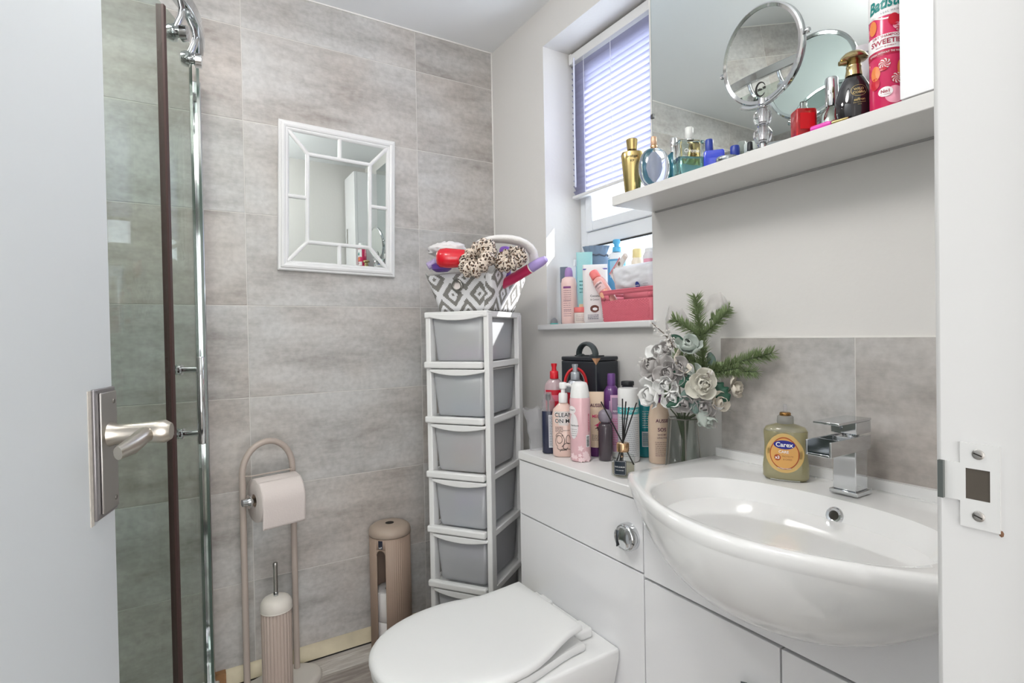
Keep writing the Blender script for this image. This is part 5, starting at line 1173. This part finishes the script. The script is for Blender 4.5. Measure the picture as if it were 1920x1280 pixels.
lat(t, 'cap', [(.0135, .163), (.0145, .165), (.0135, .182), (.010, .193), (.004, .196)], M_('cap_violet', 'a887c0', .35), sx=.9)
f = wrap(.0275, 0, -.12, .8, 1, .0008); patch(t, -.018, .010, .122, .129, f, M_('band_purple', '8a4a86', .4), 8, 2, 'label_band'); lines(t, -.018, .010, .024, .118, 13, f, M_('ink_mauve', '7a4a66'), .0014, 31); b = MB()
for z in (.092, .080, .046): b.grid(lambda a, c: f(-.018+.028*a, z+.001*c), 6, 1)
part('rule_lines', b, M_('ink_mauve', '7a4a66'), t, ang=0)
t = thing('toothbrush', 'pale blue toothbrush leaning upright behind the pink lotion bottle', 'toothbrush', (1.214, 1.541, ZSI), (radians(4), 0, 0))
part('brush_handle', MB().tube([(0, 0, .002), (0, 0, .10), (0, 0, .185), (0, 0, .226)], [.004, .0045, .003, .0035], 10), M_('pale_blue', 'a9d8e8', .35), t); part('bristles', MB().bx(-.012, -.002, -.004, .004, .205, .228), M_('bristle_white', 'f0f4f6', .7), t)
t = squeeze('aqua squeeze tube with a crimped top between the pink bottle and the white pouch', 'tube', 1.196, 1.462, ZSI, .244, .055, .028, M_('tube_aqua', '9cd0d2', .3, coat=.3), M_('tube_cap_blue', '3f6f96', .35), .03)
f = tubemap(.244, .055, .030, .03); patch(t, -.02, .02, .036, .066, f, M_('beach_print', 'e5c9a2', .5), 8, 2, 'printed_panel'); lines(t, -.018, .016, .10, .15, 4, f, M_('ink_teal', '1f6e73'), .003, 33)
t = bottle('small cream jar with a coral lid in front of the aqua tube', 'jar', 1.158, 1.443, ZSI, [(.017, .0), (.019, .002), (.0195, .034), (.0185, .036)], M_('jar_cream', 'eadfd6', .35), name='jar')
lat(t, 'lid', [(.0200, .0365), (.0206, .038), (.0206, .052), (.019, .054)], M_('coral', 'ef7f7c', .35)); lines(t, -.014, .014, .008, .03, 4, wrap(.0193, 0, off=.0006), M_('ink_mauve', '7a4a66'), .001, 3)
def pack(t, w, h, d, m, name='pack_body', seed=0, cr=.004, flatb=False):
    def fn(s_):
        def g(u, v):
            x, y = (u-.5)*2, (v-.5)*2; k = (max(0, 1-abs(x)**4)*max(0, 1-abs(y)**4))**.5
            nz = cr*noise.noise(Vector((x*2.3+seed, y*2.3, s_*3)))+cr*.6*noise.noise(Vector((x*6+seed, y*6, s_*5)))
            return (s_*(d/2*k+nz*k), x*w/2, y*h/2)
        return g
    return part(name, MB().grid(fn(1), 22, 18).grid(fn(-1), 22, 18), m, t, ang=80)
t = thing('refill_pouch', 'white refill pouch with a coconut drawing standing left of the pink basket', 'pouch', (1.193, 1.404, ZSI+.0985), (0, radians(-2), face(1.193, 1.404)))
pack(t, .082, .194, .030, M_('pouch_white', 'e9e7e6', .35), seed=2, cr=.002)
text(t, 'Coconut', .0095, lambda u, v: (.0158, u+.000, v-.010), INK, .01); text(t, '& Cotton', .0075, lambda u, v: (.0158, u-.002, v-.022), INK); patch(t, -.018, .012, -.064, -.040, flat(.0150), M_('coconut_brown', '6a3f33', .6), 8, 3, 'printed_nut', 'oval'); patch(t, -.010, .006, -.058, -.048, flat(.0156), INKW, 6, 3, 'printed_flesh', 'oval'); lines(t, -.026, .010, -.088, -.070, 3, flat(.0145), M_('ink_navy', '2b3350'), .002, 4); patch(t, -.040, .040, .078, .082, flat(.0095), M_('purple_line', '5a50a8', .4), 6, 1, 'printed_line')
PKB = M_('basket_pink', 'd9707f', .5)
t = thing('plastic_basket', 'pink woven texture plastic basket with a handle slot on the window sill', 'basket', (1.214, 1.222, ZSI))
def bk(z): k = z/.096; return (.060+.006*k, .104+.010*k)
b = MB(); rings = []
hz0, hz1, hyw = .066, .083, .040
def wall_ring(z):
    a, c = bk(z); return [(x, y, z) for x, y in rrect(-a, a, -c, c, .014, 5)]
for z in (.0005, .03, hz0): rings.append(wall_ring(z))
n = len(rings[0]); b.loft(rings, cap=False); b.f.append(tuple(range(n)))
b.loft([wall_ring(hz1), wall_ring(.096)], cap=False)
A = wall_ring(hz0); B = wall_ring(hz1)
for j in range(n):
    k2 = (j+1) % n; p = A[j]; q = A[k2]
    if p[0] < -.05 and q[0] < -.05 and abs(p[1]-q[1]) > .05:   # the long front side carries the handle slot
        for s0, s1 in ((0, .16), (.50, 1.0)):
            lr = lambda P, Q, s: tuple(P[i]+(Q[i]-P[i])*s for i in range(3))
            b.add([lr(A[j], A[k2], s0), lr(A[j], A[k2], s1), lr(B[j], B[k2], s1), lr(B[j], B[k2], s0)], [(0, 1, 2, 3)])
    else: b.add([A[j], A[k2], B[k2], B[j]], [(0, 1, 2, 3)])
part('basket_body', b, PKB, t, solid=.0022, ang=40)
part('rim', MB().tube([(x, y, .096) for x, y in rrect(-.066, .066, -.114, .114, .014, 5)], .0026, 8, closed=True), PKB, t)
wv = MB()
for i in range(34):
    for k in range(9):
        y = -.098+.0059*i; z = .004+.0068*k+(.0034 if i % 2 else 0)
        if z > .062: continue
        a, c = bk(z); wv.box((-a-.0013, y, z), (.0012, .0048, .0026), M=Matrix.Rotation(.5 if k % 2 else -.5, 3, 'X'))
tag(part('weave_ridges', wv, PKB, t, ang=0), kind='stuff')
t = thing('wipes_pack', 'crumpled white wipes pack with a blue round logo lying in the pink basket', 'wipes', (1.178, 1.205, ZSI+.128), (radians(0), radians(14), radians(180)))
pack(t, .170, .086, .046, M_('wipes_white', 'e8e9ee', .25), seed=7, cr=.007)
# the logo and stripe lie on the front face of the pack
f = lambda u, v: (.0285, u, v)
patch(t, .026, .044, -.030, -.006, f, M_('logo_blue', '2c3f8f', .4), 6, 4, 'logo', 'oval'); text(t, 'NIVEA', .0055, lambda u, v: (.0292, u+.035, v-.018), INKW, .02); patch(t, .050, .080, -.034, -.028, lambda u, v: (.0262, u, v), M_('stripe_violet', '5a4f96', .4), 6, 1, 'stripe'); text(t, 'sensitive', .006, lambda u, v: (.0265, u+.064, v-.014), M_('ink_navy', '2b3350'))
t = thing('pink_wash_bottle', 'pink bottle with a coral cap leaning out of the left side of the basket', 'bottle', (1.172, 1.292, ZSI+.050), (radians(-36), radians(-6), 0))
tt = t
part('body', MB().lathe([(.018, .0), (.0205, .003), (.0210, .095), (.018, .108), (.011, .114)], 28), M_('wash_pink', 'eaa79e', .25, coat=.3), t); part('cap', MB().lathe([(.0145, .114), (.0155, .116), (.0150, .140), (.0125, .143)], 26), MATS['coral'], t)
f = wrap(.0208, 0, pi+.35, off=.0008); patch(t, -.018, .018, .060, .092, f, M_('wash_label', 'e9c3c3', .4), 8, 3, 'label'); f2 = wrap(.0208, 0, pi+.35, off=.0014); text(t, 'ORIGINAL', .0085, lambda u, v: f2(u, v+.083), INK, .02, w=.03); text(t, 'SOAP', .006, lambda u, v: f2(u, v+.072), INK); patch(t, -.018, .018, .035, .055, f, M_('wash_peach', 'f3b895', .4), 8, 2, 'label_band'); text(t, 'SCRUB', .0085, lambda u, v: f2(u, v+.026), M_('coconut_brown', '6a3f33'), .02)
t = thing('cosmetic_tube', 'white and pink cosmetic tube lying slanted on top of the wipes pack', 'tube', (1.166, 1.262, ZSI+.168), (radians(-128), 0, radians(-8)))
rings = []
for k in range(9):
    v = k/8; a, bb = .0045*(1-v)**.7+.001, .011+.008*v; rings.append([(a*cos(2*pi*j/20), bb*sin(2*pi*j/20), -.04+.085*v) for j in range(20)])
part('tube_body', MB().loft(rings), M_('tube_white', 'ece9e6', .35), t); part('cap', MB().lathe([(.009, -.052), (.010, -.050), (.010, -.040)], 16, sx=.6), M_('tube_cap', 'e7d9cf', .4), t)
f = lambda u, v: (-.0062, -v, u); patch(t, -.03, .043, .008, .013, f, M_('tube_pinkband', 'e08a90', .4), 6, 1, 'label_band'); text(t, 'DRY', .010, lambda u, v: (-.0068, v-.004, u+.018), INK, .02); patch(t, -.022, -.008, -.006, .006, f, M_('tube_mark', '8a7468', .5), 5, 3, 'emblem', 'oval')
t = bottle('grey blue drawstring wash bag at the back of the window sill', 'bag', 1.259, 1.474, ZSI, [(.03, .0003), (.040, .01), (.047, .06), (.046, .16), (.040, .215), (.030, .238), (.033, .25)], M_('bag_denim', '76889c', .7, bump=.5, bscale=30), name='wash_bag', sx=.55, sy=1.2)
part('drawcord', MB().tube([(.035*cos(2*pi*j/24)*.62, .034*sin(2*pi*j/24)*1.2, .236+.003*sin(j*1.7)) for j in range(24)], .0024, 8, closed=True), M_('cord_dark', '5b5d66', .8), t); part('gathered_frill', MB().grid(lambda u, v: ((.033+.003*v+.004*cos(u*2*pi*13)*v)*.55*cos(2*pi*u), (.033+.003*v+.004*cos(u*2*pi*13)*v)*1.2*sin(2*pi*u), .248+.022*v), 104, 3, True), MATS['bag_denim'], t)
t = bottle('blue pump bottle with a pale label standing behind the basket by the window', 'pump bottle', 1.263, 1.374, ZSI, [(.026, .0003), (.029, .004), (.029, .215), (.027, .228), (.014, .236)], M_('lotion_blue', '5fa3cf', .25), name='bottle', sx=.55)
lat(t, 'shoulder', [(.0292, .212), (.0275, .2285), (.0145, .237)], M_('lotion_white', 'e6ecf2', .3), sx=.56); lat(t, 'collar', [(.014, .236), (.0145, .238), (.0135, .252), (.008, .254)], M_('pump_blue', '5db3e0', .3)); lat(t, 'pump_head', [(.0085, .254), (.0085, .262), (.0125, .266), (.0125, .276), (.010, .278)], MATS['pump_blue']); patch(t, -.026, .026, .15, .205, wrap(.029, 0, 0, .55, 1, .0006), M_('label_sky', '9ccbe6', .4), 10, 2, 'label')
t = bottle('cream bottle with a pale yellow cap standing in the back of the basket', 'bottle', 1.254, 1.270, ZSI+.0025, [(.017, .0003), (.019, .004), (.019, .19), (.014, .20)], M_('cream_body', 'f1e6d2', .35)); lat(t, 'cap', [(.0145, .20), (.0155, .202), (.0145, .226), (.012, .229)], M_('cap_yellow', 'f0dfa0', .35))
t = bottle('pale grey bottle with a pink label at the window end of the basket', 'bottle', 1.254, 1.218, ZSI+.0025, [(.018, .0003), (.020, .004), (.020, .20), (.014, .212)], M_('body_palegrey', 'd9d6d8', .35)); patch(t, -.02, .02, .165, .19, wrap(.020, 0, 0, off=.0006), M_('label_rose', 'e7a3b4', .4), 8, 2, 'label'); lat(t, 'cap', [(.0135, .212), (.0135, .222), (.011, .224)], WH)

# ------------------------------------------------------------------ fabric basket on the tower and what lies in it
TB = Vector((TC.x, TC.y, 1.1785)); BCX, BCY = .012, .016
ba_ = thing('fabric_basket', 'grey and white diamond patterned fabric basket on top of the drawer tower', 'basket', TB, ta)
def brect(v):
    a, c = .105+.040*v, .094+.028*v; return rrect(-a+BCX, a+BCX, -c+BCY, c+BCY, .022, 6)
NB = len(brect(0)); per = [0]
R1 = brect(.6)
for i in range(NB): p, q = R1[i], R1[(i+1) % NB]; per.append(per[-1]+hypot(p[0]-q[0], p[1]-q[1]))
HBK = .122
def bw(u, v):
    i = int(round(u*NB)) % NB; p = brect(v)[i]; s_ = sin(u*2*pi*5+1)*.004*v
    return (p[0]*(1+.0), p[1], .001+HBK*v-.010*v*(.5+.5*sin(u*2*pi*3+.6))+s_)
bo_ = part('basket_wall', MB().grid(bw, NB, 8, True, uvf=lambda u, v: (per[int(round(u*NB))], v*HBK)), KNIT, ba_, solid=.003, ang=60)
part('basket_floor', MB().prism(brect(0), .0015, .004), M_('lining_grey', '9c9a97', .9), ba_)
part('hem', MB().tube([Vector(bw(i/NB, 1)) for i in range(NB)], .0026, 8, closed=True), M_('hem_grey', 'b9b8b6', .9), ba_)
ex = brect(.62)[0][0]; exx = .105+.040*.60+BCX
ey = part('eyelet', MB().tube([(exx+.009+.25*.0155*sin(2*pi*k/24), +.012+.0155*cos(2*pi*k/24), .080+.0155*sin(2*pi*k/24)) for k in range(24)], .0045, 10, closed=True), M_('eyelet_metal', '9a9994', .3, metal=.9), ba_)
part('eyelet_hole', MB().lathe([(.0125, .001), (.0005, .0012)], 22, M=Matrix.Rotation(radians(80), 3, 'Y'), c=(exx+.0085, .012, .080)), M_('eyelet_light', 'ded6d2', .7), ey)
def tp_(px, py, r): return ray(px, py, r)
def scr(label, px, py, r, R, tube, dirn, seed, sq=.7):
    c = tp_(px, py, r); t = thing('scrunchie', label, 'scrunchie', c, (0, 0, 0)); Mr = Vector((0, 0, 1)).rotation_difference(Vector(dirn).normalized()).to_matrix()
    def fn(u, v):
        a, q = 2*pi*u, 2*pi*v; tb_ = tube*(1+.22*sin(a*11+seed)+.25*noise.noise(Vector((cos(a)*2, sin(a)*2, seed+cos(q)))))
        return Mr @ Vector(((R+tb_*cos(q))*cos(a), (R+tb_*cos(q))*sin(a)*sq, tb_*sin(q)))
    part('fabric', MB().grid(fn, 88, 16, True), LEO, t, ang=80); return t
scr('large leopard print scrunchie draped over the front of the fabric basket', 896, 484, 1.665, .040, .026, (-.75, -.60, .45), 2)
scr('darker leopard print scrunchie behind the magenta bottle in the fabric basket', 958, 486, 1.685, .028, .024, (-.5, -.6, .75), 9)
c = tp_(838, 484, 1.70); t = thing('bath_bottle', 'red round ended bottle lying at the left of the fabric basket', 'bottle', c, (0, radians(90), radians(-25)))
part('body', MB().lathe([(.005, -.034), (.020, -.031), (.029, -.020), (.0315, -.002), (.030, .016), (.027, .05), (.022, .08)], 32), M_('bottle_scarlet', 'd3162a', .25, coat=.4), t)
c = tp_(812, 494, 1.74); t = thing('hair_roller', 'lilac spiky hair roller at the left edge of the fabric basket', 'hair roller', c, (radians(20), radians(60), 0))
part('roller_body', MB().lathe([(.009, -.02), (.011, -.018), (.011, .018), (.009, .02)], 18), M_('roller_lilac', 'a99bc0', .5), t); b = MB()
for k in range(60):
    a = k*2.4; z = -.018+.036*k/59; b.lathe([(.0009, .010), (.0004, .0155)], 4, M=Matrix.Rotation(a, 3, 'Z') @ Matrix.Rotation(radians(90), 3, 'Y'), c=(0, 0, z))
tag(part('bristles', b, MATS['roller_lilac'], t, ang=0), kind='stuff')
c = tp_(828, 500, 1.72); t = thing('pouch', 'dark purple pouch under the red bottle in the fabric basket', 'pouch', c, (0, 0, ta)); part('pouch_body', MB().lathe([(.6, -.016), (1, -.008), (1, .006), (.5, .014)], 20, sx=.022, sy=.030, e=3), M_('purple_satin', '5a3a86', .4), t)
c = tp_(838, 468, 1.80); t = thing('net_sponge', 'white net bath sponge behind the red bottle in the fabric basket', 'sponge', c, (0, 0, ta))
part('net', MB().grid(lambda u, v: ((.042+.012*noise.noise(Vector((u*9, v*9, 1))))*cos(2*pi*u)*sin(pi*(.05+.9*v)), (.068+.014*noise.noise(Vector((u*9, v*9, 4))))*sin(2*pi*u)*sin(pi*(.05+.9*v)), .024*cos(pi*(.05+.9*v))+.008*noise.noise(Vector((u*12, v*12, 2)))), 40, 16, True), M_('net_white', 'e2dfe0', .8), t, ang=80)
c = tp_(946, 472, 1.79); t = thing('hair_product_bottle', 'purple capped bottle standing between the two leopard scrunchies', 'bottle', c-Vector((0, 0, .09)), (radians(-8), radians(6), 0))
part('body', MB().lathe([(.016, .0), (.019, .004), (.019, .085)], 24), M_('grape_body', '6d4a9a', .35), t); part('cap', MB().lathe([(.0185, .086), (.0195, .088), (.0185, .103), (.015, .108), (.002, .1085)], 28), M_('grape_cap', '8a5cc0', .35), t)
p0, p1 = tp_(962, 522, 1.76), tp_(1024, 485, 1.70); dv = (p1-p0); L = dv.length; q = dv.to_track_quat('Z', 'Y').to_euler()
t = thing('magenta_bottle', 'magenta bottle with a lilac cap poking out of the right side of the fabric basket', 'bottle', p0, tuple(q))
part('body', MB().lathe([(.012, -.05), (.015, -.046), (.0165, .0), (.016, L*.55)], 28), M_('magenta_deep', 'c62a5c', .3, coat=.3), t); part('cap', MB().lathe([(.0150, L*.56), (.0160, L*.57), (.0145, L*.86), (.010, L), (.002, L*1.01)], 28), M_('cap_lavender', 'b7a3e0', .35), t); part('white_ring', MB().lathe([(.0160, L*.53), (.0168, L*.54), (.0160, L*.56)], 28, cap=False), WH, t)
# white towelling headband: a broad folded strip arching over the back of the basket
t = thing('towelling_headband', 'white towelling headband arched over the top of the fabric basket', 'headband', tp_(940, 470, 1.70), 0)
C0 = tp_(940, 470, 1.70); PP = [tp_(880, 449, 1.66)-C0, tp_(905, 443, 1.665)-C0, tp_(935, 441, 1.67)-C0, tp_(965, 445, 1.675)-C0, tp_(988, 458, 1.68)-C0, tp_(997, 476, 1.69)-C0, tp_(990, 498, 1.70)-C0]
part('towelling', MB().tube([p+Vector((.04, .04, 0)) for p in PP], [(.004, .012), (.011, .026), (.013, .034), (.014, .036), (.014, .034), (.013, .028), (.008, .016)], 16, flat=(0, 0, 1)), M_('towel_white', 'efece9', .95, bump=.6, bscale=400), t, ang=80, sub=1)

# ------------------------------------------------------------------ groups of like things
for o in list(COL.objects):
    if o.parent or 'category' not in o or 'group' in o: continue
    x, y, z = o.location; c = o['category']
    if c == 'perfume': o['group'] = 'perfume bottles on the wall shelf'
    elif abs(z-ZW) < .004 and c in ('bottle', 'can', 'tube', 'pump bottle', 'pot') and x > XF: o['group'] = 'toiletries on the cistern worktop'
    elif x > XR and 1.1 < z < 1.35 and c in ('bottle', 'tube', 'pump bottle', 'jar', 'pouch', 'bag', 'box'): o['group'] = 'toiletries on the window sill'
    elif c == 'scrunchie': o['group'] = 'leopard print scrunchies in the fabric basket'
    elif c == 'toilet roll' and x > .5: o['group'] = 'spare rolls inside the canister'
